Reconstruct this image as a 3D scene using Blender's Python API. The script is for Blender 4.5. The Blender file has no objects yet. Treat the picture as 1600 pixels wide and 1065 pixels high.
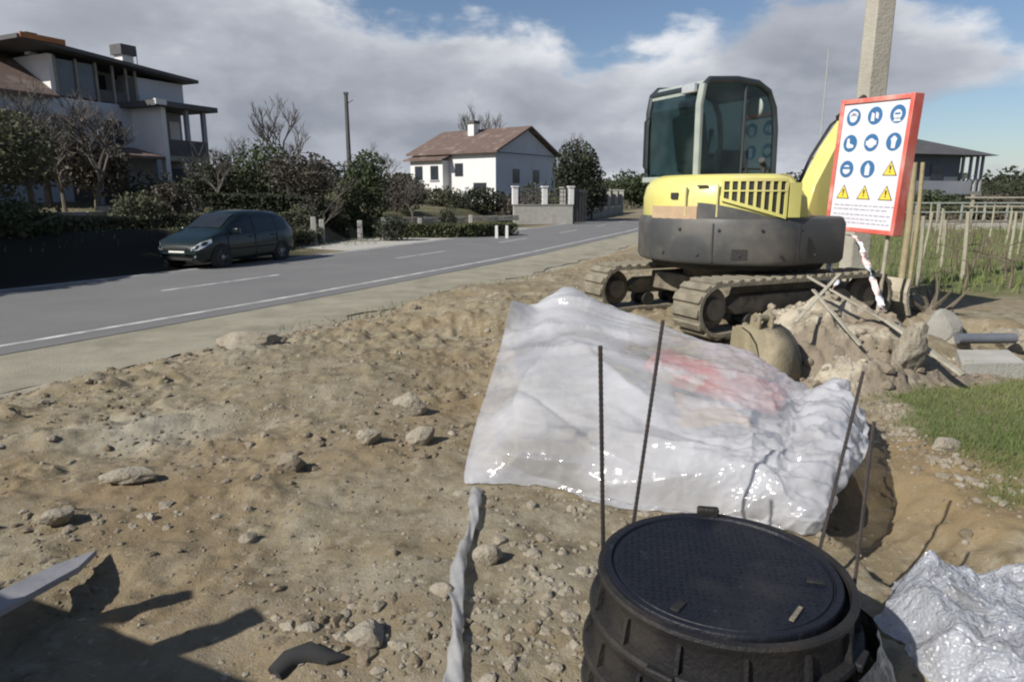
import bpy, bmesh, math, random
import numpy as np
from mathutils import Vector, Matrix, Euler
R = math.radians
random.seed(7); rng = np.random.default_rng(7)
S = bpy.context.scene
COL = S.collection

# ------------------------------------------------------------------ camera
CAMZ, PITCH, LENS = 1.5, 12.0, 24.0
cam_d = bpy.data.cameras.new('camera'); cam = bpy.data.objects.new('camera', cam_d); COL.objects.link(cam)
cam_d.lens = LENS; cam_d.sensor_width = 36; cam_d.clip_start = .05; cam_d.clip_end = 3000
cam.location = (0, 0, CAMZ); cam.rotation_euler = (R(90-PITCH), 0, 0)
S.camera = cam
F = 1600*LENS/36

# ------------------------------------------------------------------ sky and sun
SUN_EL, SUN_AZ = 38.0, -127.0           # azimuth from +Y towards +X
wd = bpy.data.worlds.new('World'); S.world = wd; wd.use_nodes = True
nt = wd.node_tree; nt.nodes.clear()
def N(tree, t, **kw):
    n = tree.nodes.new(t)
    for k, v in kw.items(): setattr(n, k, v)
    return n
def math_n(tree, op, a, b=None, clamp=False):
    n = N(tree, 'ShaderNodeMath', operation=op); n.use_clamp = clamp
    for i, v in enumerate((a, b)):
        if v is None: continue
        if isinstance(v, (int, float)): n.inputs[i].default_value = v
        else: tree.links.new(v, n.inputs[i])
    return n.outputs[0]
def world_sky():
    L = nt.links.new
    out = N(nt, 'ShaderNodeOutputWorld'); bg = N(nt, 'ShaderNodeBackground'); bg.inputs[1].default_value = 0.1
    sky = N(nt, 'ShaderNodeTexSky', sky_type='NISHITA'); sky.sun_disc = False
    sky.sun_elevation = R(SUN_EL); sky.sun_rotation = R(SUN_AZ); sky.altitude = 300
    sky.dust_density = .8; sky.ozone_density = 1.6
    tc = N(nt, 'ShaderNodeTexCoord'); sp = N(nt, 'ShaderNodeSeparateXYZ'); L(tc.outputs['Generated'], sp.inputs[0])
    x, y, z = sp.outputs
    el = math_n(nt, 'MULTIPLY', math_n(nt, 'ARCSINE', z), 180/math.pi)
    az = math_n(nt, 'MULTIPLY', math_n(nt, 'ARCTAN2', x, y), 180/math.pi)
    azn = math_n(nt, 'ADD', math_n(nt, 'DIVIDE', az, 360), .5)
    def curve(pts):
        c = N(nt, 'ShaderNodeFloatCurve'); L(azn, c.inputs[1])
        cv = c.mapping.curves[0]; c.mapping.use_clip = False
        P_ = [(a/360+.5, v/40) for a, v in pts]
        cv.points[0].location = P_[0]; cv.points[1].location = P_[-1]
        for q in P_[1:-1]: cv.points.new(*q)
        c.mapping.update()
        return math_n(nt, 'MULTIPLY', c.outputs[0], 40)
    top = curve([(-180, 16), (-120, 15), (-60, 19), (-38, 18.5), (-22, 17.2), (-12, 14.4), (0, 12.6), (9, 11.2), (16, 12.0), (20, 14.6),
                 (25, 14.6), (28, 11.8), (33, 10.6), (36.5, 7.5), (40, 2.5), (60, 4), (110, 14), (180, 16)])
    low = curve([(-180, -4), (20, -4), (25, -2), (27, 3.0), (30, 6.0), (36, 7.0), (42, 5.0), (55, -4), (180, -4)])
    mp = N(nt, 'ShaderNodeMapping'); mp.inputs['Scale'].default_value = (1, 1, 2.1); L(tc.outputs['Generated'], mp.inputs[0])
    def noise(scale, detail, rough=.55, dist=0.0, off=0):
        m2 = N(nt, 'ShaderNodeMapping'); m2.inputs['Location'].default_value = (off, off*.7, off*.3); L(mp.outputs[0], m2.inputs[0])
        n = N(nt, 'ShaderNodeTexNoise'); n.inputs['Scale'].default_value = scale; n.inputs['Detail'].default_value = detail
        n.inputs['Roughness'].default_value = rough; n.inputs['Distortion'].default_value = dist; L(m2.outputs[0], n.inputs[0])
        return n.outputs['Fac']
    n1 = noise(7, 7, .55, .1); n2 = noise(3.2, 4, .5, .2, 5.3); n3 = noise(15, 6, .55, .1, 9.1)
    wob = math_n(nt, 'ADD', math_n(nt, 'MULTIPLY', math_n(nt, 'SUBTRACT', n1, .5), 11), math_n(nt, 'MULTIPLY', math_n(nt, 'SUBTRACT', n3, .5), 4))
    dt = math_n(nt, 'ADD', math_n(nt, 'SUBTRACT', top, el), wob)       # degrees inside the top edge
    dl = math_n(nt, 'ADD', math_n(nt, 'SUBTRACT', el, low), math_n(nt, 'MULTIPLY', wob, .7))
    inside = math_n(nt, 'MINIMUM', dt, dl)
    def sstep(v, a, b):
        m = N(nt, 'ShaderNodeMapRange', interpolation_type='SMOOTHSTEP'); L(v, m.inputs[0])
        m.inputs[1].default_value = a; m.inputs[2].default_value = b; return m.outputs[0]
    mask = sstep(inside, -1.0, 1.8)
    # low bright band of cloud along the horizon, thin
    hz = math_n(nt, 'MULTIPLY', sstep(math_n(nt, 'ADD', math_n(nt, 'MULTIPLY', el, -1), math_n(nt, 'MULTIPLY', n2, 7)), .5, 3.5), .75)
    mask = math_n(nt, 'MAXIMUM', mask, hz)
    # scattered clouds higher up, out of frame as in frame
    sc_ = math_n(nt, 'MULTIPLY', math_n(nt, 'MULTIPLY', sstep(n2, .58, .74), sstep(el, 17, 26)), .3)
    mask = math_n(nt, 'MAXIMUM', mask, sc_)
    # brightness: lit upper edge, grey belly
    edge = math_n(nt, 'SUBTRACT', 1.0, sstep(dt, .2, 5.0))
    b = math_n(nt, 'ADD', math_n(nt, 'MULTIPLY', sstep(n2, .38, .62), .30), math_n(nt, 'MULTIPLY', sstep(n1, .38, .64), .34))
    b = math_n(nt, 'ADD', b, math_n(nt, 'MULTIPLY', edge, .38))
    b = math_n(nt, 'ADD', b, math_n(nt, 'MULTIPLY', math_n(nt, 'SUBTRACT', 1.0, sstep(el, -1, 4)), .25), True)
    cr = N(nt, 'ShaderNodeValToRGB'); L(b, cr.inputs[0])
    e = cr.color_ramp.elements
    e[0].position = 0; e[0].color = (.225, .245, .285, 1); e[1].position = 1; e[1].color = (.66, .67, .69, 1)
    m = e.new(.5); m.color = (.34, .36, .405, 1)
    sc = N(nt, 'ShaderNodeVectorMath', operation='SCALE'); L(cr.outputs[0], sc.inputs[0]); sc.inputs['Scale'].default_value = 10*CLOUD_GAIN
    skym = N(nt, 'ShaderNodeVectorMath', operation='MULTIPLY'); L(sky.outputs[0], skym.inputs[0]); skym.inputs[1].default_value = (.70, .72, .76)
    mix = N(nt, 'ShaderNodeMix', data_type='RGBA'); L(mask, mix.inputs[0]); L(skym.outputs[0], mix.inputs[6]); L(sc.outputs[0], mix.inputs[7])
    L(mix.outputs[2], bg.inputs[0]); L(bg.outputs[0], out.inputs[0])
CLOUD_GAIN = 1.12
world_sky()
sd = bpy.data.lights.new('sun', 'SUN'); sun = bpy.data.objects.new('sun', sd); COL.objects.link(sun)
sd.energy = 5.0; sd.angle = R(.6); sd.color = (1, .95, .87)
to_sun = Vector((math.sin(R(SUN_AZ))*math.cos(R(SUN_EL)), math.cos(R(SUN_AZ))*math.cos(R(SUN_EL)), math.sin(R(SUN_EL))))
sun.rotation_euler = to_sun.to_track_quat('Z', 'Y').to_euler()
vs = S.view_settings; vs.view_transform = 'Standard'; vs.look = 'None'; vs.gamma = 1; vs.exposure = 0.28
S.render.engine = 'CYCLES'
try:
    S.cycles.pixel_filter_type = 'BLACKMAN_HARRIS'; S.cycles.filter_width = 2.1
except Exception: pass
S.cycles.transparent_max_bounces = 16

# ------------------------------------------------------------------ numpy noise
def _h(ix, iy, iz, seed):
    with np.errstate(over='ignore'):
        n = (ix.astype(np.int64)*374761393 + iy.astype(np.int64)*668265263 + iz.astype(np.int64)*2147483647 + seed*974634777)
        n = (n ^ (n >> 13))*1274126177; n = n ^ (n >> 16)
        return (n & 0xffffff).astype(float)/0xffffff
def vn(x, y, z=0.0, seed=0):
    x, y, z = np.broadcast_arrays(np.asarray(x, float), np.asarray(y, float), np.asarray(z, float))
    fx, fy, fz = np.floor(x), np.floor(y), np.floor(z); tx, ty, tz = x-fx, y-fy, z-fz
    u, v, w = tx*tx*(3-2*tx), ty*ty*(3-2*ty), tz*tz*(3-2*tz)
    ix, iy, iz = fx.astype(int), fy.astype(int), fz.astype(int)
    def c(a, b, d): return _h(ix+a, iy+b, iz+d, seed)
    if not np.any(z):
        r = (c(0,0,0)*(1-u)+c(1,0,0)*u)*(1-v)+(c(0,1,0)*(1-u)+c(1,1,0)*u)*v
    else:
        r = ((c(0,0,0)*(1-u)+c(1,0,0)*u)*(1-v)+(c(0,1,0)*(1-u)+c(1,1,0)*u)*v)*(1-w) + \
            ((c(0,0,1)*(1-u)+c(1,0,1)*u)*(1-v)+(c(0,1,1)*(1-u)+c(1,1,1)*u)*v)*w
    return r*2-1
def fbm(x, y, z=0.0, o=4, seed=0, g=.5):
    s, a, t = 0, 1, 0
    for i in range(o):
        s = s+a*vn(x*2**i+i*3.1, y*2**i+i*7.7, z*2**i, seed+i); t += a; a *= g
    return s/t
def ss(a, b, x):
    t = np.clip((x-a)/(b-a), 0, 1); return t*t*(3-2*t)
def worley(x, y, seed=0):
    x = np.asarray(x, float); y = np.asarray(y, float)
    fx, fy = np.floor(x).astype(int), np.floor(y).astype(int); best = np.full(x.shape, 9.0); hid = np.zeros(x.shape); zz = np.zeros_like(fx)
    for i in (-1, 0, 1):
        for j in (-1, 0, 1):
            px = fx+i+_h(fx+i, fy+j, zz, seed); py = fy+j+_h(fx+i, fy+j, zz, seed+5)
            d = np.hypot(px-x, py-y); m = d < best; best = np.where(m, d, best); hid = np.where(m, _h(fx+i, fy+j, zz, seed+9), hid)
    return best, hid

# ------------------------------------------------------------------ object helpers
def setp(o, label=None, cat=None, group=None, kind=None):
    if label: o['label'] = label
    if cat: o['category'] = cat
    if group: o['group'] = group
    if kind: o['kind'] = kind
    return o
def thing(name, label, cat, loc=(0,0,0), rz=0, group=None, rot=None):
    o = bpy.data.objects.new(name, None); COL.objects.link(o); o.empty_display_size = .1
    o.location = loc; o.rotation_euler = rot if rot else (0, 0, R(rz))
    return setp(o, label, cat, group)
def mesh_np(name, v, f, mats=None, parent=None, smooth=False, mi=None):
    me = bpy.data.meshes.new(name); v = np.asarray(v, np.float32); f = np.asarray(f, np.int32); k = f.shape[1]
    me.vertices.add(len(v)); me.vertices.foreach_set('co', v.ravel())
    me.loops.add(f.size); me.loops.foreach_set('vertex_index', f.ravel())
    me.polygons.add(len(f)); me.polygons.foreach_set('loop_start', np.arange(0, f.size, k, dtype=np.int32))
    me.polygons.foreach_set('loop_total', np.full(len(f), k, np.int32))
    if mi is not None: me.polygons.foreach_set('material_index', np.asarray(mi, np.int32))
    me.update(calc_edges=True); me.validate()
    me.polygons.foreach_set('use_smooth', np.full(len(me.polygons), bool(smooth)))
    for m in (mats if isinstance(mats, (list, tuple)) else [mats]):
        if m: me.materials.append(m)
    o = bpy.data.objects.new(name, me); COL.objects.link(o)
    if parent: o.parent = parent
    return o
class MB:
    def __init__(s): s.v, s.f, s.T = [], [], Matrix()
    def add(s, vs_, fs):
        b = len(s.v); s.v += [tuple(s.T @ Vector(p)) for p in vs_]; s.f += [tuple(i+b for i in q) for q in fs]; return s
    def box(s, c, d, rot=None, taper=1.0):
        x, y, z = d[0]/2, d[1]/2, d[2]/2
        M = Euler([R(a) for a in rot]).to_matrix() if rot else None
        P = []
        for k in (-1, 1):
            t = taper if k > 0 else 1
            for (i, j) in ((-1,-1),(1,-1),(1,1),(-1,1)):
                p = Vector((i*x*t, j*y*t, k*z)); p = M @ p if M else p; P.append(p+Vector(c))
        return s.add(P, [(3,2,1,0),(4,5,6,7),(0,1,5,4),(1,2,6,5),(2,3,7,6),(3,0,4,7)])
    def b2(s, a, b): return s.box([(a[i]+b[i])/2 for i in range(3)], [abs(b[i]-a[i]) for i in range(3)])
    def tube(s, pts, r, n=8, cap=True, closed=False):
        pts = [Vector(p) for p in pts]; m = len(pts); rr = r if isinstance(r, (list, tuple)) else [r]*m
        P, Fc = [], []; up = None
        for i, p in enumerate(pts):
            if closed: t = pts[(i+1) % m]-pts[i-1]
            else: t = pts[min(i+1, m-1)]-pts[max(i-1, 0)]
            t.normalize()
            if up is None: up = Vector((0,0,1)) if abs(t.z) < .9 else Vector((1,0,0))
            a = t.cross(up).normalized(); b = a.cross(t).normalized(); up = b
            for k in range(n):
                w = 2*math.pi*(k+.5)/n; P.append(p+(a*math.cos(w)+b*math.sin(w))*rr[i])
        for i in range(m if closed else m-1):
            j = (i+1) % m
            for k in range(n): k2 = (k+1) % n; Fc.append((i*n+k, i*n+k2, j*n+k2, j*n+k))
        if cap and not closed: Fc += [tuple(range(n))[::-1], tuple((m-1)*n+k for k in range(n))]
        return s.add(P, Fc)
    def lathe(s, prof, n=24, c=(0,0,0), axis='z', a0=0, a1=360):
        full = abs(a1-a0) >= 360; m = n if full else n+1; P, Fc = [], []
        for (r, z) in prof:
            for k in range(m):
                w = R(a0+(a1-a0)*k/n); q = (r*math.cos(w), r*math.sin(w), z)
                if axis == 'y': q = (q[0], q[2], q[1])
                if axis == 'x': q = (q[2], q[0], q[1])
                P.append(Vector(q)+Vector(c))
        for i in range(len(prof)-1):
            for k in range(n): k2 = (k+1) % m; Fc.append((i*m+k, i*m+k2, (i+1)*m+k2, (i+1)*m+k))
        return s.add(P, Fc)
    def prism(s, poly, h0, h1, axis='z'):
        n = len(poly)
        def q(p, h): return {'z': (p[0], p[1], h), 'y': (p[0], h, p[1]), 'x': (h, p[0], p[1])}[axis]
        P = [q(p, h0) for p in poly]+[q(p, h1) for p in poly]
        return s.add(P, [tuple(range(n))[::-1], tuple(range(n, 2*n))]+[(i, (i+1) % n, n+(i+1) % n, n+i) for i in range(n)])
    def build(s, name, mat, parent=None, smooth=False, bevel=0, seg=2):
        me = bpy.data.meshes.new(name); me.from_pydata(s.v, [], s.f)
        bm = bmesh.new(); bm.from_mesh(me); bmesh.ops.recalc_face_normals(bm, faces=bm.faces)
        bm.to_mesh(me); bm.free()
        if mat: me.materials.append(mat)
        o = bpy.data.objects.new(name, me); COL.objects.link(o)
        if parent: o.parent = parent
        if smooth or bevel:
            me.polygons.foreach_set('use_smooth', [True]*len(me.polygons)); me.set_sharp_from_angle(angle=R(38))
        if bevel:
            b = o.modifiers.new('bevel', 'BEVEL'); b.width = bevel; b.segments = seg; b.limit_method = 'ANGLE'; b.angle_limit = R(35)
        return o
def copy_tree(o, parent=None):
    c = o.copy(); COL.objects.link(c)
    if parent is not None: c.parent = parent
    for ch in KIDS.get(o.name, None) or [q for q in o.children]: copy_tree(ch, c)
    return c
KIDS = {}

# pixel of the 1600-wide photograph -> direction, ground point, point at a distance
CP, SP = math.cos(R(PITCH)), math.sin(R(PITCH))
def ray(px, py):
    dx, dd = (px-800)/F, (py-532.5)/F
    return Vector((dx, CP-dd*SP, -(dd*CP+SP)))
def G(px, py, z=0.0):
    d = ray(px, py); return Vector((0,0,CAMZ))+d*((z-CAMZ)/d.z)
def W(px, py, y):
    d = ray(px, py); return Vector((0,0,CAMZ))+d*(y/d.y)

# ------------------------------------------------------------------ materials
def mat(name, c1, c2=None, scale=6.0, rough=.7, bump=.0, bscale=30.0, metal=0.0, spots=None, spot_scale=3, spot_lo=.55, spot_hi=.62, spec=.5, coat=0, detail=5, dust=None, dust_lo=.45, dust_hi=.6, rough2=None):
    m = bpy.data.materials.new(name); m.use_nodes = True; t = m.node_tree; L = t.links.new
    b = t.nodes['Principled BSDF']; b.inputs['Roughness'].default_value = rough; b.inputs['Metallic'].default_value = metal
    b.inputs['Specular IOR Level'].default_value = spec; b.inputs['Coat Weight'].default_value = coat; b.inputs['Coat Roughness'].default_value = .1
    tc = N(t, 'ShaderNodeTexCoord'); c2 = c2 or tuple(v*.8 for v in c1)
    def noise(s, d=detail, off=0):
        mp = N(t, 'ShaderNodeMapping'); mp.inputs['Location'].default_value = (off, off, off); L(tc.outputs['Object'], mp.inputs[0])
        n = N(t, 'ShaderNodeTexNoise'); n.inputs['Scale'].default_value = s; n.inputs['Detail'].default_value = d; n.inputs['Roughness'].default_value = .6
        L(mp.outputs[0], n.inputs[0]); return n.outputs['Fac']
    def rng_(v, lo, hi):
        r = N(t, 'ShaderNodeMapRange'); L(v, r.inputs[0]); r.inputs[1].default_value = lo; r.inputs[2].default_value = hi; return r.outputs[0]
    def mixc(f, a, c):
        x = N(t, 'ShaderNodeMix', data_type='RGBA'); L(f, x.inputs[0])
        for i, v in ((6, a), (7, c)):
            if isinstance(v, tuple): x.inputs[i].default_value = (*v, 1)
            else: L(v, x.inputs[i])
        return x.outputs[2]
    c = mixc(rng_(noise(scale), .32, .68), c1, c2)
    if spots: c = mixc(rng_(noise(spot_scale, 6, 3.3), spot_lo, spot_hi), c, spots)
    if dust:
        f = rng_(noise(2.3, 7, 8.1), dust_lo, dust_hi); c = mixc(f, c, dust)
        rr = N(t, 'ShaderNodeMapRange'); L(f, rr.inputs[0]); rr.inputs[3].default_value = rough; rr.inputs[4].default_value = .9; L(rr.outputs[0], b.inputs['Roughness'])
    L(c, b.inputs['Base Color'])
    if bump:
        bn = N(t, 'ShaderNodeBump'); bn.inputs['Strength'].default_value = bump; bn.inputs['Distance'].default_value = .02
        L(noise(bscale, 8, 1.7), bn.inputs['Height']); L(bn.outputs[0], b.inputs['Normal'])
    return m
DUST = (.34, .28, .20)
M = {}
M['asphalt'] = mat('asphalt', (.135,.134,.134), (.165,.163,.16), .6, .85, .5, 90, spots=(.155,.155,.152), spot_scale=.25, spot_lo=.5, spot_hi=.68)
M['paint'] = mat('road_paint', (.58,.58,.55), (.26,.26,.26), 3.5, .8, .2, 60)
M['gravel'] = mat('shoulder_grit', (.31,.29,.22), (.235,.215,.16), 1.6, .95, .8, 60, spots=(.20,.19,.14), spot_scale=1.1, spot_lo=.5, spot_hi=.66)
M['concrete'] = mat('concrete', (.42,.41,.37), (.32,.31,.28), 3, .9, .5, 40)
M['concrete_dark'] = mat('weathered_concrete', (.30,.29,.26), (.21,.205,.18), 3, .9, .5, 40)
M['pole'] = mat('pole_concrete', (.40,.38,.32), (.31,.29,.24), 2.5, .9, .6, 25)
M['yellow'] = mat('yellow_paint', (.64,.60,.19), (.57,.53,.16), 3, .42, .05, 40, coat=.25, dust=(.50,.42,.24), dust_lo=.5, dust_hi=.78)
M['yellow2'] = mat('worn_yellow_paint', (.60,.56,.17), (.40,.38,.17), 5, .5, .05, 40, dust=(.42,.36,.22), dust_lo=.42, dust_hi=.66)
M['ballast'] = mat('dark_grey_paint', (.045,.048,.05), (.065,.066,.066), 2, .5, .08, 30, dust=(.15,.135,.11), dust_lo=.46, dust_hi=.8)
M['blackm'] = mat('black_steel', (.02,.02,.02), (.035,.033,.03), 5, .6, .2, 40)
M['muddy'] = mat('muddy_steel', (.22,.19,.14), (.12,.105,.08), 7, .9, .6, 35, spots=(.08,.07,.055), spot_scale=5, spot_lo=.55, spot_hi=.66)
M['rubber'] = mat('dusty_rubber', (.24,.215,.16), (.13,.115,.085), 6, .95, .5, 30)
M['greyframe'] = mat('grey_green_frame', (.34,.38,.34), (.26,.29,.27), 5, .5)
M['cabframe'] = mat('dark_cab_frame', (.02,.03,.035), (.03,.04,.042), 5, .4)
M['seat'] = mat('seat_fabric', (.10,.11,.12), (.06,.065,.07), 8, .9)
M['bucket'] = mat('bucket_steel', (.44,.40,.31), (.31,.275,.20), 5, .8, .5, 30, spots=(.15,.115,.075), spot_scale=7, spot_lo=.56, spot_hi=.66)
M['bucket2'] = mat('rusty_olive_bucket', (.25,.215,.135), (.185,.16,.105), 5, .75, .4, 30, spots=(.36,.30,.2), spot_scale=4, spot_lo=.5, spot_hi=.7)
M['iron'] = mat('black_cast_iron', (.007,.008,.013), (.011,.012,.018), 7, .42, .25, 60, spots=(.08,.08,.085), spot_scale=14, spot_lo=.66, spot_hi=.76, dust=(.035,.034,.034), dust_lo=.55, dust_hi=.85, spec=.3)
M['iron2'] = mat('dusty_cast_iron', (.011,.011,.013), (.02,.019,.018), 7, .55, .4, 60, dust=(.055,.046,.037), dust_lo=.52, dust_hi=.85, spec=.3)
M['rebar'] = mat('steel_bar', (.025,.025,.028), (.05,.037,.031), 14, .6, .3, 200, metal=.3)
M['signred'] = mat('sign_red', (.55,.09,.065), (.60,.20,.16), 3, .5, spots=(.72,.42,.36), spot_scale=2.5, spot_lo=.52, spot_hi=.75)
M['signwhite'] = mat('sign_white', (.66,.68,.72), (.60,.61,.66), 3, .45)
M['signblue'] = mat('sign_blue', (.04,.13,.30), (.05,.16,.33), 6, .45)
M['signyellow'] = mat('sign_yellow', (.78,.60,.06), (.72,.55,.08), 6, .45)
M['signblack'] = mat('sign_black', (.03,.03,.035), (.04,.04,.05), 6, .5)
M['signgrey'] = mat('sign_print_grey', (.30,.28,.36), (.36,.34,.42), 6, .5)
M['wood'] = mat('raw_wood', (.34,.29,.17), (.25,.205,.12), 8, .8, .4, 40)
M['wood_grey'] = mat('weathered_wood', (.40,.37,.30), (.27,.245,.19), 8, .85, .4, 40)
M['wood_post'] = mat('vine_post_wood', (.36,.34,.26), (.25,.235,.17), 6, .85, .3, 40)
M['rock'] = mat('pale_rock', (.31,.28,.225), (.215,.185,.135), 9, .9, .9, 45, detail=9)
M['rock2'] = mat('brown_rock', (.23,.20,.15), (.17,.14,.10), 9, .92, .9, 45, detail=9)
M['clod'] = mat('dry_clod', (.205,.17,.115), (.155,.122,.08), 4, .95, .9, 50, spots=(.28,.25,.20), spot_scale=.9, spot_lo=.5, spot_hi=.6)
M['sand'] = mat('heaped_earth', (.235,.198,.148), (.175,.145,.105), 3, .95, .9, 30, spots=(.40,.36,.28), spot_scale=2, spot_lo=.52, spot_hi=.62)
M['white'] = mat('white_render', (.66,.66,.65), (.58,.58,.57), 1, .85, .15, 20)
M['white_shaded'] = mat('shaded_white_render', (.46,.50,.56), (.40,.44,.50), .6, .85)  # white render with shade painted in as a blue-grey tone
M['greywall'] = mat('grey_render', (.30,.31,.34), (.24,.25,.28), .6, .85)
M['tile'] = mat('red_roof_tile', (.135,.090,.072), (.10,.070,.058), 2, .85, .5, 14, spots=(.19,.15,.125), spot_scale=1.2, spot_lo=.52, spot_hi=.66)
M['slate'] = mat('dark_roof_slab', (.06,.06,.065), (.09,.085,.08), 2, .7)
M['darkwin'] = mat('window_dark', (.02,.025,.03), (.03,.035,.045), 2, .15)
M['carpaint'] = mat('dark_green_car_paint', (.006,.014,.013), (.005,.011,.010), 3, .3, coat=.35, spec=.35)
M['carglass'] = mat('car_glass', (.012,.016,.018), (.02,.022,.025), 2, .08)
M['chrome'] = mat('headlight_glass', (.75,.78,.78), (.6,.62,.62), 8, .1, metal=.6)
M['plate'] = mat('plate_white', (.75,.75,.70), (.68,.68,.62), 5, .5)
M['tyre'] = mat('tyre', (.02,.02,.02), (.03,.03,.03), 8, .9)
M['rim'] = mat('wheel_cover', (.34,.35,.36), (.24,.25,.26), 8, .4, metal=.3)
M['bark'] = mat('bark', (.16,.135,.10), (.10,.085,.065), 5, .95, .5, 20)
M['twig'] = mat('bare_twig', (.12,.105,.09), (.085,.075,.065), 5, .95)
M['vine'] = mat('vine_wood', (.16,.13,.09), (.10,.08,.06), 8, .95)
def leafmat(name, c1, c2, tr=.25):
    m = mat(name, c1, c2, .9, .75, detail=3); t = m.node_tree; L = t.links.new
    b = t.nodes['Principled BSDF']; out = [n for n in t.nodes if n.type == 'OUTPUT_MATERIAL'][0]
    tl = N(t, 'ShaderNodeBsdfTranslucent'); col = b.inputs['Base Color'].links[0].from_socket; L(col, tl.inputs[0])
    mx = N(t, 'ShaderNodeMixShader'); mx.inputs[0].default_value = tr; L(b.outputs[0], mx.inputs[1]); L(tl.outputs[0], mx.inputs[2]); L(mx.outputs[0], out.inputs[0])
    return m
M['leaf_dark'] = leafmat('dark_leaf', (.030,.038,.020), (.045,.052,.026))
M['leaf_green'] = leafmat('green_leaf', (.045,.062,.026), (.068,.085,.035))
M['leaf_olive'] = leafmat('olive_leaf', (.10,.105,.06), (.07,.075,.04))
M['leaf_brown'] = leafmat('dry_brown_leaf', (.095,.082,.062), (.065,.056,.045))
M['grass'] = leafmat('grass_blade', (.12,.17,.05), (.20,.225,.085), .3)
M['grass_dry'] = leafmat('dry_grass_blade', (.24,.225,.12), (.15,.15,.075), .3)
M['hedge'] = leafmat('hedge_leaf', (.06,.075,.028), (.09,.10,.045))
def facing(t, lo, hi, nrm=None):
    lw = N(t, 'ShaderNodeLayerWeight'); lw.inputs[0].default_value = .5
    if nrm: t.links.new(nrm, lw.inputs['Normal'])
    return math_n(t, 'ADD', math_n(t, 'MULTIPLY', math_n(t, 'POWER', lw.outputs['Facing'], 4), hi), lo)
def glassmat(name, tint, alpha, rough=.03):
    m = bpy.data.materials.new(name); m.use_nodes = True; t = m.node_tree; t.nodes.clear(); L = t.links.new
    out = N(t, 'ShaderNodeOutputMaterial'); tr = N(t, 'ShaderNodeBsdfTransparent'); tr.inputs[0].default_value = (*tint, 1)
    gl = N(t, 'ShaderNodeBsdfGlossy'); gl.inputs['Roughness'].default_value = rough; gl.inputs[0].default_value = (.55,.62,.62,1)
    df = N(t, 'ShaderNodeBsdfDiffuse'); df.inputs[0].default_value = (.10,.13,.13,1)
    tc = N(t, 'ShaderNodeTexCoord'); n = N(t, 'ShaderNodeTexNoise'); n.inputs['Scale'].default_value = 2.5; L(tc.outputs['Object'], n.inputs[0])
    mr = N(t, 'ShaderNodeMapRange'); L(n.outputs[0], mr.inputs[0]); mr.inputs[1].default_value = .4; mr.inputs[2].default_value = .7; mr.inputs[3].default_value = .04; mr.inputs[4].default_value = .25
    m1 = N(t, 'ShaderNodeMixShader'); L(mr.outputs[0], m1.inputs[0]); L(tr.outputs[0], m1.inputs[1]); L(df.outputs[0], m1.inputs[2])
    fr = facing(t, .05, .6)
    m2 = N(t, 'ShaderNodeMixShader'); L(fr, m2.inputs[0]); L(m1.outputs[0], m2.inputs[1]); L(gl.outputs[0], m2.inputs[2]); L(m2.outputs[0], out.inputs[0])
    return m
M['cabglass'] = glassmat('tinted_cab_glass', (.50,.60,.60), .3)
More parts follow.
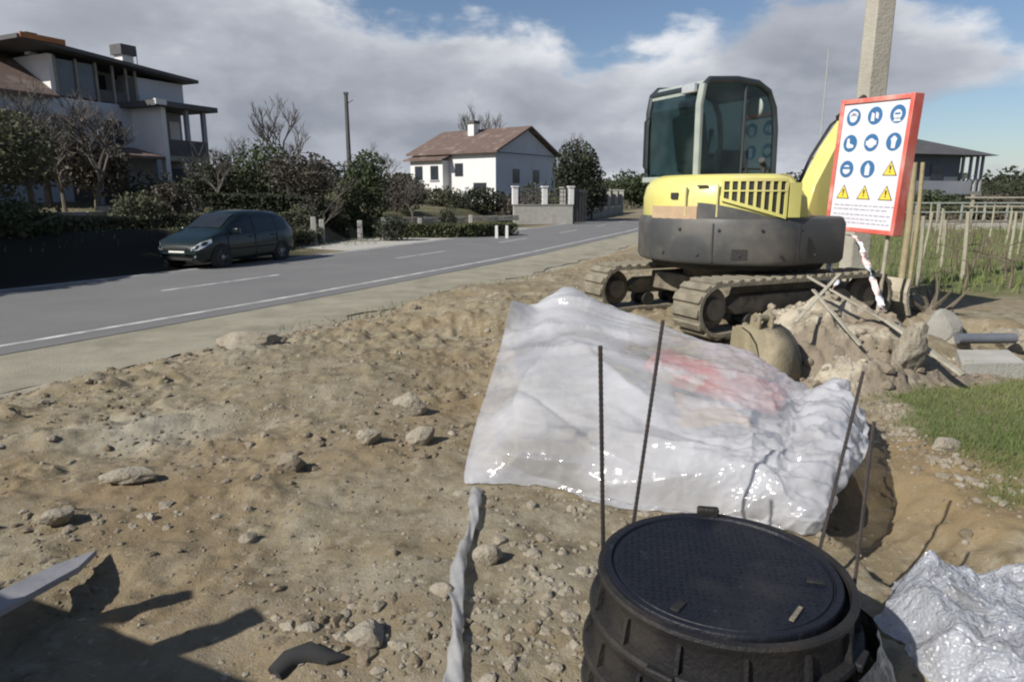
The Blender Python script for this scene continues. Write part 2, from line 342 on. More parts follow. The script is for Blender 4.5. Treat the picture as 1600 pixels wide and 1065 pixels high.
def plastic(name, lo, hi, nscale, col=(.80,.82,.86), rough=.22, bump=.25, bscale=25, voro=0, clear_at=None):
    m = bpy.data.materials.new(name); m.use_nodes = True; t = m.node_tree; t.nodes.clear(); L = t.links.new
    out = N(t, 'ShaderNodeOutputMaterial'); tc = N(t, 'ShaderNodeTexCoord')
    n = N(t, 'ShaderNodeTexNoise'); n.inputs['Scale'].default_value = nscale; n.inputs['Detail'].default_value = 6; n.inputs['Distortion'].default_value = .6; L(tc.outputs['Object'], n.inputs[0])
    mr = N(t, 'ShaderNodeMapRange'); L(n.outputs[0], mr.inputs[0]); mr.inputs[1].default_value = .35; mr.inputs[2].default_value = .65; mr.inputs[3].default_value = lo; mr.inputs[4].default_value = hi
    fac = mr.outputs[0]
    if clear_at:
        c, r_ = clear_at; d = N(t, 'ShaderNodeVectorMath', operation='DISTANCE'); L(tc.outputs['Object'], d.inputs[0]); d.inputs[1].default_value = c
        k = N(t, 'ShaderNodeMapRange', interpolation_type='SMOOTHSTEP'); L(d.outputs['Value'], k.inputs[0]); k.inputs[1].default_value = r_*.4; k.inputs[2].default_value = r_; k.inputs[3].default_value = .22; k.inputs[4].default_value = 0
        fac = math_n(t, 'SUBTRACT', fac, k.outputs[0], True)
    bn = N(t, 'ShaderNodeBump'); bn.inputs['Strength'].default_value = bump; bn.inputs['Distance'].default_value = .01
    n2 = N(t, 'ShaderNodeTexNoise'); n2.inputs['Scale'].default_value = bscale; n2.inputs['Detail'].default_value = 4; n2.inputs['Distortion'].default_value = 1.2; L(tc.outputs['Object'], n2.inputs[0])
    h = n2.outputs[0]
    if voro:
        v = N(t, 'ShaderNodeTexVoronoi'); v.inputs['Scale'].default_value = voro; L(tc.outputs['Object'], v.inputs[0]); h = math_n(t, 'ADD', h, math_n(t, 'MULTIPLY', v.outputs['Distance'], -1.2))
    L(h, bn.inputs['Height'])
    df = N(t, 'ShaderNodeBsdfDiffuse'); df.inputs[0].default_value = (*col, 1); L(bn.outputs[0], df.inputs['Normal'])
    tl = N(t, 'ShaderNodeBsdfTranslucent'); tl.inputs[0].default_value = (*[c*.95 for c in col], 1); L(bn.outputs[0], tl.inputs['Normal'])
    tr = N(t, 'ShaderNodeBsdfTransparent'); tr.inputs[0].default_value = (.93,.94,.95,1)
    gl = N(t, 'ShaderNodeBsdfGlossy'); gl.inputs['Roughness'].default_value = rough; L(bn.outputs[0], gl.inputs['Normal'])
    a = N(t, 'ShaderNodeMixShader'); a.inputs[0].default_value = .42; L(df.outputs[0], a.inputs[1]); L(tl.outputs[0], a.inputs[2])
    b = N(t, 'ShaderNodeMixShader'); L(fac, b.inputs[0]); L(tr.outputs[0], b.inputs[1]); L(a.outputs[0], b.inputs[2])
    fr = facing(t, .06, .45, bn.outputs[0])
    c = N(t, 'ShaderNodeMixShader'); L(fr, c.inputs[0]); L(b.outputs[0], c.inputs[1]); L(gl.outputs[0], c.inputs[2]); L(c.outputs[0], out.inputs[0])
    return m

# ------------------------------------------------------------------ terrain
# near edge line of the carriageway in plan (x for a given y)
RY = np.array([-60, -10, 0, 8.6, 13.1, 22, 38.3, 60, 90, 140, 250, 500.])
RX = np.array([-48, -17.2, -11.4, -6.6, -4.2, 0, 6.55, 14.2, 23.5, 36, 60, 110.])
def road_x(y): return np.interp(y, RYs, RXs)
_yy = np.linspace(-60, 500, 1500); _xx = np.interp(_yy, RY, RX)
for _ in range(25): _xx[1:-1] = (_xx[:-2]+_xx[1:-1]*2+_xx[2:])/4
RYs, RXs = _yy, _xx
def side(x, y):       # + = camera side of the near edge line, metres (perpendicular)
    sl = (road_x(y+1)-road_x(y-1))/2
    return (x-road_x(y))/np.sqrt(1+sl*sl)
ROADZ = -.40
def height(x, y, fine=True):
    x = np.asarray(x, float); y = np.asarray(y, float)
    s = side(x, y); wob = fbm(x*.9, y*.9, o=3, seed=3)*.45*ss(.2, 1, s)
    s2 = s+wob
    fadef = ss(32, 12, y)
    h = ROADZ-.03 + (0-ROADZ+.03)*ss(2.3, 4.6, s2)
    # raised pad under the excavator with an undercut edge
    pad = ss(-1.9, -.2, x+.5*fbm(x*1.3, y*1.3, seed=8))*ss(7.4, 7.9, y+.35*x*.3+.35*fbm(x*1.7, y*1.7, seed=9))*ss(2.0, 3.6, s2)
    pad2 = ss(.5, 1.5, x)*ss(6.0, 6.6, y)*ss(4.6, 3.9, x)*ss(10.5, 9.3, y)
    h = h + .2*np.maximum(pad*ss(12, 10, y), pad2)
    # far side: verge, bank and gardens
    t = -s
    off = 2.2*ss(21, 26, y)*ss(-4, 1, x+6)+1.2*ss(22, 26, y)
    bank = ss(7.2+off, 9.6+off, t)
    h = np.where(s < 0, ROADZ-.03 + bank*(.9+.1*fbm(x*.3, y*.3, o=2, seed=4)) + .8*ss(10, 26, t), h)
    # far right drop away gently then level
    h = h + ss(40, 120, y)*.3
    # low hills very far
    h = h + ss(160, 420, np.hypot(x, y))*(6+7*fbm(x*.006, y*.006, o=3, seed=21))
    if fine:
        # dug-over soil relief
        d = ss(2.4, 4.2, s2)*fadef*ss(-.3, .2, s)*(1-.85*ss(4.6, 5.3, x)*ss(6.4, 7.2, y))
        gr = grassmask(x, y)
        rough = (.35+.65*ss(-.25, .35, fbm(x*.55+3, y*.55, o=3, seed=31)))*d*(1-.75*gr)
        base = .075*fbm(x*.8, y*.8, o=5, seed=12, g=.55)*d
        w1, k1 = worley(x*3.1+.3*vn(x*6, y*6, seed=2), y*3.1+.3*vn(x*7, y*7, seed=6), 41); w2, k2 = worley(x*9, y*9, 43); w3, k3 = worley(x*23, y*23, 47)
        irr = ss(-.2, .3, fbm(x*2.2+5, y*2.2, o=2, seed=52)); w2 = w2+.3*(1-irr)
        cl = .055*np.clip(.55-w1, 0, 1)*(k1 > .45)*2 + .030*np.clip(.6-w2, 0, 1)*(k2 > .35)*2 + .010*np.clip(.6-w3, 0, 1)*2*(k3 > .3)
        rid = 1-np.abs(fbm(x*3.3, y*3.3, o=4, seed=58, g=.6))*2.2
        h = h + base + rough*(cl + .034*fbm(x*5, y*5, o=6, seed=14, g=.65) + .022*rid - .025)
        # wheel ruts along the machine's path
        for (ax, ay, bx, by, wd_) in ((-4.2, 4.6, 0.1, 7.6, .28), (-3.6, 3.2, .2, 5.9, .24)):
            ux, uy = bx-ax, by-ay; l = math.hypot(ux, uy); tt = ((x-ax)*ux+(y-ay)*uy)/l; dd = ((x-ax)*-uy+(y-ay)*ux)/l+.12*vn(x*.8, y*.8, seed=61)
            h = h - .035*np.exp(-(dd/wd_)**2)*ss(0, .8, tt)*ss(l, l-.8, tt)*d + .022*np.exp(-((dd-wd_*1.7)/.12)**2)*ss(0, .8, tt)*ss(l, l-.8, tt)*d
    # hollow carved to deepen shade between the wrapped stack and the dug bank
    n_ = .07*fbm(x*5, y*5, seed=71)
    shade_hollow = ss(1.42, 1.52, x+n_)*ss(2.35, 1.9, x+n_)*ss(2.35, 2.5, y+n_)*ss(3.62, 3.52, y+n_)
    h = h-.24*shade_hollow
    tr = ss(2.25, 2.6, x+n_)*ss(2.75, 3.0, y+n_-.12*(x-2.3))*ss(3.95, 3.7, y+n_-.05*(x-2.3))*ss(9, 7, x)
    h = h + .035*ss(2.45, 2.75, x+n_-.25*np.maximum(0, y-4.2))*ss(3.3, 3.6, y)*ss(5.4, 5.1, y)*ss(8, 6, x)
    return h
def grassmask(x, y):
    n_ = .3*fbm(x*2.2, y*2.2, o=3, seed=81)
    g = ss(2.45, 2.75, x+n_-.25*np.maximum(0, y-4.2))*ss(3.25, 3.55, y+n_)*ss(5.75, 5.3, y+n_)
    v = ss(5.2, 6.0, x+n_-.2*(y-9))*ss(8.6, 9.2, y+n_-.0*x)*ss(120, 60, y)*ss(2, 5, side(x, y))
    return np.clip(np.maximum(g, v), 0, 1)
def axis(segs):
    out = [segs[0][0]]
    for a, b, st in segs:
        n = max(1, int(round((b-a)/st))); out += list(a+(b-a)*np.arange(1, n+1)/n)
    return np.array(out)
def geo(a, b, s0, k):
    o = []; x = a; st = s0
    while x < b: st *= k; x += st; o.append(x)
    return np.array(o)
ax_x = axis([(-10, -5.5, .09), (-5.5, -3, .04), (-3, 4.2, .022), (4.2, 9, .07)])
ax_x = np.concatenate([-10-geo(0, 900, .09, 1.09)[::-1], ax_x, 9+geo(0, 900, .07, 1.09)])
ax_y = axis([(.6, 5, .02), (5, 9, .032), (9, 15, .07), (15, 40, .3)])
ax_y = np.concatenate([.6-geo(0, 60, .1, 1.3)[::-1], ax_y, 40+geo(0, 1100, .3, 1.09)])
XX, YY = np.meshgrid(ax_x, ax_y); ZZ = height(XX, YY)
def grid_faces_up(ny, nx): return grid_faces(ny, nx)[:, ::-1]
def grid_faces(ny, nx):
    i = np.arange(ny*nx).reshape(ny, nx)
    return np.stack([i[:-1,:-1], i[:-1,1:], i[1:,1:], i[1:,:-1]], -1).reshape(-1, 4)
GV = np.stack([XX, YY, ZZ], -1).reshape(-1, 3)
def ground_mat():
    m = bpy.data.materials.new('dug_earth_and_fields'); m.use_nodes = True; t = m.node_tree; L = t.links.new; b = t.nodes['Principled BSDF']
    b.inputs['Roughness'].default_value = .95; b.inputs['Specular IOR Level'].default_value = .2
    tc = N(t, 'ShaderNodeTexCoord')
    def noise(s, d=6, off=0, rough=.6):
        mp = N(t, 'ShaderNodeMapping'); mp.inputs['Location'].default_value = (off, off, 0); L(tc.outputs['Object'], mp.inputs[0])
        n = N(t, 'ShaderNodeTexNoise'); n.inputs['Scale'].default_value = s; n.inputs['Detail'].default_value = d; n.inputs['Roughness'].default_value = rough; L(mp.outputs[0], n.inputs[0]); return n.outputs[0]
    def mr(v, a, c):
        r = N(t, 'ShaderNodeMapRange'); L(v, r.inputs[0]); r.inputs[1].default_value = a; r.inputs[2].default_value = c; return r.outputs[0]
    def mx(f, a, c):
        x = N(t, 'ShaderNodeMix', data_type='RGBA'); L(f, x.inputs[0])
        for i, v in ((6, a), (7, c)):
            if isinstance(v, tuple): x.inputs[i].default_value = (*v, 1)
            else: L(v, x.inputs[i])
        return x.outputs[2]
    def attr(n): a = N(t, 'ShaderNodeAttribute'); a.attribute_name = n; return a.outputs['Fac']
    c = mx(mr(noise(.9), .35, .65), (.225,.190,.125), (.19,.153,.094))
    c = mx(mr(noise(2.4, 7, 4), .5, .68), c, (.275,.245,.175))
    c = mx(mr(noise(14, 8, 7), .5, .75), c, (.31,.28,.215))
    c = mx(mr(noise(6, 8, 12), .55, .70), c, (.105,.080,.050))
    c = mx(mr(noise(.45, 5, 22), .52, .66), c, (.20,.152,.09))
    c = mx(mr(noise(26, 8, 31), .60, .72), c, (.33,.30,.245))
    c = mx(attr('ochre'), c, mx(mr(noise(3), .4, .6), (.245,.178,.092), (.20,.148,.082)))
    c = mx(attr('pale'), c, mx(mr(noise(5), .4, .6), (.34,.32,.265), (.26,.24,.19)))
    c = mx(attr('grass'), c, mx(mr(noise(4), .35, .65), (.085,.11,.035), (.14,.14,.065)))
    c = mx(attr('garden'), c, mx(mr(noise(.35), .4, .62), (.075,.075,.038), (.15,.125,.085)))
    c = mx(attr('bank'), c, (.022,.021,.014))  # tree shade over the bank painted in as near-black soil
    L(c, b.inputs['Base Color'])
    bn = N(t, 'ShaderNodeBump'); bn.inputs['Strength'].default_value = .9; bn.inputs['Distance'].default_value = .012
    h = math_n(t, 'ADD', noise(38, 8, 1, .7), math_n(t, 'MULTIPLY', noise(140, 4, 5), .4)); L(h, bn.inputs['Height']); L(bn.outputs[0], b.inputs['Normal'])
    return m
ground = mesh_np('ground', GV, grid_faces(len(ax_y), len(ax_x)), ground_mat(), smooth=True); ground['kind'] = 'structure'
def add_attr(o, name, arr):
    a = o.data.attributes.new(name, 'FLOAT', 'POINT'); a.data.foreach_set('value', np.asarray(arr, np.float32).ravel())
sgrid = side(XX, YY)
add_attr(ground, 'grass', grassmask(XX, YY)*ss(-.2, .5, sgrid)*(.55+.45*ss(-.2, .2, fbm(XX*3, YY*3, seed=5))))
add_attr(ground, 'bank', ss(-6.3, -6.5, sgrid)*ss(-11, -10, sgrid)*ss(25, 22, YY))  # mask of the bank strip that is coloured dark for shade
add_attr(ground, 'garden', ss(-6.6, -7.4, sgrid))
add_attr(ground, 'ochre', np.clip(ss(1.6, 2.4, XX)*ss(4.3, 3.9, YY) + .0, 0, 1)*.85*ss(-.5, .1, fbm(XX*1.5, YY*1.5, seed=91)))
pp = G(235, 668); pq = G(390, 540)
pale = np.exp(-(((XX-pp.x)/.42)**2+((YY-pp.y)/.33)**2))*1.15+np.exp(-(((XX-pq.x)/.35)**2+((YY-pq.y)/.5)**2))
pale = np.clip(pale+.35*fbm(XX*5, YY*5, o=4, seed=95)*pale, 0, 1)
gritty = ss(3.6, 2.3, sgrid+.5*fbm(XX*1.2, YY*1.2, seed=96))*ss(-.5, 0, sgrid)*.8
bl = np.exp(-(((XX+.35)/.9)**2+((YY-2.3)/1.1)**2))*.35*ss(-.2, .4, fbm(XX*4, YY*4, seed=97))
add_attr(ground, 'pale', np.clip(np.maximum(pale*.8, gritty)+bl, 0, 1))

def ribbon(name, s0, s1, y0, y1, z, material, step=.5, kind=None, parent=None, jag=0, seed=0):
    ys = np.arange(y0, y1+step*.5, step); sl = (road_x(ys+1)-road_x(ys-1))/2; nx, ny = 1/np.sqrt(1+sl**2), -sl/np.sqrt(1+sl**2)
    k = max(1, int(abs(s1-s0)/.6)); rows = []
    for i in range(k+1):
        s = s0+(s1-s0)*i/k
        j = jag*fbm(ys*1.7, ys*0+seed, o=4, seed=seed) if (jag and i == k) else 0
        rows.append(np.stack([road_x(ys)+nx*(s+j), ys+ny*(s+j), np.full_like(ys, z) if not callable(z) else z(s, ys)], -1))
    v = np.stack(rows, 1); o = mesh_np(name, v.reshape(-1, 3), grid_faces(len(ys), k+1), material, parent, True)
    if kind: o['kind'] = kind
    return o
road = ribbon('road', -6.15, .55, -40, 480, ROADZ, M['asphalt'], kind='structure')
ribbon('gravel_shoulder', .5, 2.55, -20, 60, lambda s, ys: np.full_like(ys, ROADZ-.008), M['gravel'], step=.12, kind='structure', jag=.5, seed=11)
ribbon('edge_line', -.06, .06, -30, 300, ROADZ+.004, M['paint'], parent=road)
ribbon('edge_line', -5.95, -5.84, -30, 300, ROADZ+.004, M['paint'], parent=road)
yv = -10.0
while yv < 120:
    ribbon('centre_dash', -3.0, -2.89, yv, yv+3.2, ROADZ+.004, M['paint'], parent=road); yv += 7.5
# concrete forecourt by the driveway across the road
def flat(name, pts, z, material, kind='structure', thick=.0, parent=None):
    mb = MB(); mb.prism([(p[0], p[1]) for p in pts], z-max(thick, .01), z); o = mb.build(name, material, parent); 
    if kind: o['kind'] = kind
    return o
def SR(s, y):        # point at distance s beside the near edge line
    sl = float((road_x(y+1)-road_x(y-1))/2); n = 1/math.sqrt(1+sl*sl); return (float(road_x(y))+n*s, y-sl*n*s)
flat('driveway', [SR(-6.2, 22), SR(-6.2, 31), SR(-6.2, 40), SR(-8.6, 39), SR(-9.4, 32), SR(-10.5, 27), SR(-9.5, 22.5)], ROADZ-.012, M['concrete'])
# concrete path beside the vineyard
pa = [G(1440, 462), G(1530, 484), G(1625, 508), G(1640, 556), G(1560, 538), G(1470, 500)]
flat('concrete_path', [(p.x, p.y) for p in pa], .10, M['concrete_dark'], thick=.2)
pb = [G(1492, 566), G(1572, 566), G(1600, 588), G(1500, 590)]
flat('concrete_slab', [(p.x, p.y) for p in pb], .12, M['concrete'], thick=.25)

# ------------------------------------------------------------------ rocks and clods
def ico(sub):
    bm = bmesh.new(); bmesh.ops.create_icosphere(bm, subdivisions=sub, radius=1); v = np.array([p.co[:] for p in bm.verts]); f = np.array([[q.index for q in p.verts] for p in bm.faces]); bm.free(); return v, f
ICO = {k: ico(k) for k in (1, 2, 3, 4)}
def rock_shape(sub, seed, sx=1, sy=1, sz=.7, cuts=9, rough=.12):
    v, f = ICO[sub]; v = v.copy(); r = np.random.default_rng(seed)
    v *= (1+.28*fbm(v[:,0]*1.1+seed, v[:,1]*1.1, v[:,2]*1.1+5, o=2, seed=seed))[:, None]
    for _ in range(cuts):
        n = r.normal(size=3); n /= np.linalg.norm(n); d = r.uniform(.55, .9); e = np.maximum(0, v@n-d); v -= e[:, None]*n*.92
    v *= (1+rough*fbm(v[:,0]*4+seed, v[:,1]*4, v[:,2]*4+9, o=3, seed=seed+3))[:, None]
    return v*np.array([sx, sy, sz]), f
def gz(x, y): return float(height(np.array([x]), np.array([y]))[0])
def rock(px, py, w, label, m='rock', name='rock', asp=(1, .75, .6), seed=1, rz=0, sink=.25, group=None, pt=None):
    p = pt if pt else G(px, py); p = Vector((p[0], p[1], gz(p[0], p[1])))
    if not pt:
        q = G(px, py, p.z); p = Vector((q.x, q.y, gz(q.x, q.y)))
    v, f = rock_shape(3 if w < .25 else 4, seed, asp[0]*w/2, asp[1]*w/2, asp[2]*w/2)
    o = mesh_np(name, v, f, M[m], smooth=False); o.location = (p.x, p.y, p.z+asp[2]*w/2*(1-sink*2)); o.rotation_euler = (0, 0, R(rz))
    return setp(o, label, 'rock', group)
rock(205, 752, .26, 'flat pale slab of rock lying on the left of the bare earth', asp=(1.1, .6, .35), seed=3, rz=10)
rock(88, 812, .16, 'pale angular stone on the earth at the far left, below the flat slab', asp=(1, .8, .6), seed=5, rz=40)
rock(640, 645, .25, 'wedge of pale stone sticking up from the earth left of the plastic sheet', asp=(1, .6, .75), seed=8, rz=-15)
rock(655, 690, .20, 'small pale stone just in front of the pale wedge of stone', asp=(1, .9, .7), seed=11)
rock(578, 688, .17, 'rounded buff stone to the left of the pale wedge of stone', asp=(1, .9, .7), seed=12)
rock(390, 538, .55, 'broad white stone at the edge of the road shoulder', asp=(1.2, .7, .35), seed=15, rz=15)
rock(575, 1003, .13, 'block of pale rubble at the bottom of the photo, above the black tube', asp=(1.2, .9, .7), seed=17)
rock(1412, 600, .34, 'squared upright boulder at the foot of the earth heap beside the grass', asp=(.95, .8, 1.5), seed=31, rz=20, sink=-.02)
rock(693, 925, .09, 'small white pebble beside the grey plastic strip', asp=(1, .8, .6), seed=22)
rock(765, 875, .13, 'pale stone resting against the right side of the grey plastic strip', asp=(1, .7, .8), seed=25)
rock(455, 735, .2, 'brown clod standing proud in the middle of the bare earth', m='rock2', asp=(1, .8, .7), seed=27)
rock(1590, 545, .55, 'white rounded stone at the right edge of the concrete path', asp=(1, .8, .6), seed=29)
rock(1478, 700, .16, 'pale lump of rubble along the near edge of the grass', asp=(1.2, .7, .6), seed=33)
def scatter(name, n, region, sizes, mats, seed, dens=None, sub=1, kind='stuff', label=None):
    r = np.random.default_rng(seed); shapes = [rock_shape(sub, 100+i, 1, .8, .7, 14, .16) for i in range(12)]
    K_ = 4 if dens is None else 14; xs = r.uniform(region[0], region[1], n*K_); ys = r.uniform(region[2], region[3], n*K_)
    s = side(xs, ys); ok = (s > 2.2)
    gm = grassmask(xs, ys); ok &= r.random(len(xs)) > gm*.93
    d = .25+.75*ss(-.1, .35, fbm(xs*1.1, ys*1.1, o=3, seed=seed)) if dens is None else dens(xs, ys); ok &= r.random(len(xs)) < d
    xs, ys = xs[ok][:n], ys[ok][:n]; n = len(xs)
    sz = sizes[0]*(sizes[1]/sizes[0])**(r.random(n)**2.6); zs = height(xs, ys)
    V, Fc, mi, b = [], [], [], 0
    for i in range(n):
        v, f = shapes[i % 12]; a = r.uniform(0, 6.28); ca, sa = math.cos(a), math.sin(a); q = v*sz[i]*r.uniform(.75, 1.25, 3)
        q = np.stack([q[:,0]*ca-q[:,1]*sa, q[:,0]*sa+q[:,1]*ca, q[:,2]], -1)+[xs[i], ys[i], zs[i]-sz[i]*.08]
        V.append(q); Fc.append(f+b); mi.append(np.full(len(f), 0 if r.random() < .72 else 1)); b += len(v)
    o = mesh_np(name, np.concatenate(V), np.concatenate(Fc), mats, smooth=False, mi=np.concatenate(mi)); o['kind'] = kind
    if label: o['label'] = label
    o['category'] = 'stones'
    return o
scatter('loose_stones', 1800, (-7, 4.5, .8, 10), (.012, .050), [M['clod'], M['rock']], 5, sub=2, label='loose stones and clods strewn over the dug earth')
scatter('gravel', 16000, (-6, 3.5, .8, 7.5), (.004, .020), [M['clod'], M['rock']], 6, sub=1, label='fine gravel and crumbs of soil on the dug earth')
def bank_d(x, y):
    s = side(x, y); return np.exp(-((s-3.4)/.7)**2)*.8
scatter('rubble', 1400, (-6, 4, 5, 15), (.02, .09), [M['clod'], M['rock2']], 9, dens=bank_d, sub=1, label='rubble thrown up along the edge of the road shoulder')
def front_d(x, y): return np.exp(-(((x-.12)/.35)**2+((y-1.9)/.9)**2))*.9+np.exp(-(((x+.5)/.35)**2+((y-2.1)/.3)**2))*.7
scatter('broken_stones', 700, (-1, 1, .9, 3.4), (.01, .045), [M['rock'], M['clod']], 12, dens=front_d, sub=2, label='broken pale stones between the grey strip and the iron frames')
def cluster_d(x, y):
    o = 0*x
    for (px, py, w, v) in ((655, 680, .35, .9), (640, 600, .3, .5), (110, 830, .35, .8), (250, 690, .45, .5), (565, 990, .28, .9), (60, 900, .3, .6), (430, 720, .4, .5), (760, 560, .4, .4), (150, 620, .7, .35)):
        g = G(px, py); o = np.maximum(o, v*np.exp(-(((x-g.x)/w)**2+((y-g.y)/w)**2)))
    return o
scatter('broken_rubble', 700, (-3.5, .8, 1.6, 6.5), (.010, .05), [M['clod'], M['rock2']], 21, dens=cluster_d, sub=2, label='patches of broken rubble around the larger stones on the bare earth')
def edge_d(x, y): return np.exp(-((x-2.5-.25*np.maximum(0, y-4.2)+.1*np.sin(y*5))/.14)**2)*ss(5.3, 5, y)+np.exp(-((y-3.4)/.12)**2)*ss(2.4, 2.6, x)
scatter('edge_rubble', 500, (2.1, 4.2, 3.2, 5.4), (.012, .05), [M['rock'], M['clod']], 14, dens=edge_d, sub=1, label='pale rubble along the near edge of the grass')

# ------------------------------------------------------------------ grass
def blades(name, n, region, hgt, wdt, m, seed, cond, label, zf=height):
    r = np.random.default_rng(seed); x = r.uniform(region[0], region[1], n); y = r.uniform(region[2], region[3], n)
    k = cond(x, y, r); x, y = x[k], y[k]; n = len(x); z = zf(x, y)-.01
    h = hgt*r.uniform(.4, 1.3, n); w = wdt*r.uniform(.6, 1.3, n); a = r.uniform(0, 6.28, n); le = r.uniform(0, .8, n)*h; b = r.uniform(0, 6.28, n)
    p = np.stack([x, y, z], -1); d = np.stack([np.cos(a)*w, np.sin(a)*w, 0*w], -1); l = np.stack([np.cos(b)*le, np.sin(b)*le, 0*le], -1); up = np.stack([0*h, 0*h, h], -1)
    v = np.stack([p-d, p+d, p+d*.6+up*.6+l*.4, p-d*.6+up*.6+l*.4, p+up+l, p+up*.98+l*1.02], 1).reshape(-1, 3)
    i = np.arange(n)[:, None]*6; f = np.concatenate([i+np.array([[0,1,2,3]]), i+np.array([[3,2,5,4]])])
    o = mesh_np(name, v, f, m); setp(o, label, 'grass', kind='stuff'); return o
blades('grass', 80000, (2.0, 6.5, 3.1, 6.2), .05, .0028, M['grass'], 3, lambda x, y, r: r.random(len(x)) < grassmask(x, y)*.9, 'short green grass beside the dug earth')
blades('dry_grass', 9000, (1.8, 7, 3.6, 6.4), .05, .0025, M['grass_dry'], 4, lambda x, y, r: r.random(len(x)) < (.12+grassmask(x, y)*.4)*(y > 3.9), 'dry straw-coloured grass along the grass edge')
blades('vineyard_grass', 45000, (5.5, 40, 8.8, 45), .22, .012, M['grass'], 5, lambda x, y, r: (r.random(len(x)) < grassmask(x, y)) & (x/y > .5) & (x/y < .95), 'rough grass growing between the vine rows')
blades('weeds', 2500, (-4, 3, 9.5, 16), .10, .006, M['grass_dry'], 6, lambda x, y, r: (side(x, y) > 2.2) & (side(x, y) < 4.0), 'sparse dry weeds along the road shoulder')

# ------------------------------------------------------------------ excavator
def excavator():
    EX = thing('mini_excavator', 'yellow and black mini excavator with a glazed cab standing on rubber tracks', 'excavator', (2.42, 7.5, .2), 25)
    # tracks
    def loop(r, L2, n=10):
        p = []
        for k in range(n+1): a = R(-90+180*k/n); p.append((L2+r*math.cos(a), r*math.sin(a)))
        for k in range(n+1): a = R(90+180*k/n); p.append((-L2+r*math.cos(a), r*math.sin(a)))
        return p
    H, L2 = .27, 1.03
    for sy in (-.81, .81):
        mb = MB(); o_, i_ = loop(H-.02, L2), loop(H-.055, L2); n = len(o_); P = []
        for (pl) in (o_, i_):
            for y in (sy-.19, sy+.19): P += [(p[0], y, p[1]+H) for p in pl]
        Fc = []
        for k in range(n):
            j = (k+1) % n
            Fc += [(k, j, n+j, n+k), (2*n+k, 3*n+k, 3*n+j, 2*n+j), (k, 2*n+k, 2*n+j, j), (n+k, n+j, 3*n+j, 3*n+k)]
        mb.add(P, Fc); tr = mb.build('track', M['rubber'], EX, smooth=True)
        per = 4*L2+2*math.pi*(H-.01); NP = 44
        lm = MB().box((0,0,0), (.075, .37, .03)).build('track_pad', M['rubber'], tr, bevel=.006, seg=1)
        for k in range(NP):
            d = per*k/NP; o = lm if k == 0 else lm.copy()
            if k: COL.objects.link(o)
            q = H-.01
            if d < 2*L2: x, z, a = -L2+d, -q, 0
            elif d < 2*L2+math.pi*q: t = (d-2*L2)/q-math.pi/2; x, z, a = L2+q*math.cos(t), q*math.sin(t), -(t+math.pi/2)
            elif d < 4*L2+math.pi*q: x, z, a = L2-(d-2*L2-math.pi*q), q, 0
            else: t = (d-4*L2-math.pi*q)/q+math.pi/2; x, z, a = -L2+q*math.cos(t), q*math.sin(t), -(t+math.pi/2)
            o.location = (x, sy, z+H); o.rotation_euler = (0, a, 0)
        for x, nm in ((-L2, 'sprocket'), (L2, 'idler_wheel')):
            mb = MB().lathe([(0, -.12), (.10, -.12), (.12, -.06), (.185, -.05), (.205, -.03), (.205, .03), (.185, .05), (.12, .06), (.10, .12), (0, .12)], 24, (x, sy, H), 'y')
            mb.build(nm, M['muddy'], EX, smooth=True)
        for x in (-.6, -.2, .2, .6):
            MB().lathe([(0, -.13), (.075, -.13), (.08, -.06), (.05, -.05), (.05, .05), (.08, .06), (.075, .13), (0, .13)], 16, (x, sy, .135), 'y').build('roller', M['blackm'], EX, smooth=True)
        MB().prism([(-.75, .20), (.75, .20), (.85, .28), (.7, .37), (-.7, .37), (-.85, .28)], sy-.08, sy+.08, 'y').build('track_frame', M['muddy'], EX, bevel=.01)
    mb = MB().b2((-.55, -.72, .26), (.55, .72, .46)); mb.lathe([(0, .44), (.52, .44), (.52, .62), (0, .62)], 28)
    mb.build('undercarriage', M['muddy'], EX, bevel=.015)
    # dozer blade at the far end
    prof = [(1.66, .02), (1.60, .16), (1.58, .28), (1.62, .42), (1.65, .42), (1.62, .28), (1.64, .16), (1.70, .02)]
    MB().prism(prof, -.95, .95, 'y').build('dozer_blade', M['bucket'], EX)
    for y in (-.45, .45): MB().tube([(.6, y, .3), (1.58, y, .2)], .05, 6).build('blade_arm', M['muddy'], EX)
    # upper body footprint
    def foot(r, xr, xl, n=22, flat_=.95):
        p = []
        for k in range(n+1):
            a = R(97+166*k/n); x, y = r*math.cos(a), r*math.sin(a); p.append((x, max(-flat_*r, min(flat_*r, y))))
        return p+[(xr, -flat_*r), (xr+.10, -flat_*r+.12), (xr+.12, -.3), (xl, -.28), (xl+.02, flat_*r-.1), (xl-.08, flat_*r)]
    def body(foots, name, m, par=EX, bev=.02):
        n = len(foots[0][0]); P, Fc = [], []
        for (poly, z) in foots: P += [(p[0], p[1], z) for p in poly]
        for i in range(len(foots)-1):
            for k in range(n): j = (k+1) % n; Fc.append((i*n+k, i*n+j, (i+1)*n+j, (i+1)*n+k))
        Fc += [tuple(range(n))[::-1], tuple((len(foots)-1)*n+k for k in range(n))]
        return MB().add(P, Fc).build(name, m, par, smooth=True, bevel=bev)
    body([(foot(1.0, .50, .80), .64), (foot(1.03, .52, .82), .69), (foot(1.03, .52, .82), 1.03), (foot(1.0, .50, .8), 1.10)], 'counterweight', M['ballast'])
    body([(foot(.86, .40, .70), .57), (foot(.90, .42, .72), .638)], 'belly_plate', M['blackm'])
    # vertical seam between counterweight and side skirt
    for a in (216, 262):
        MB().box((1.03*math.cos(R(a)), 1.03*math.sin(R(a)), .86), (.014, .012, .36), (0, 0, a)).build('skirt_seam', M['blackm'], EX)
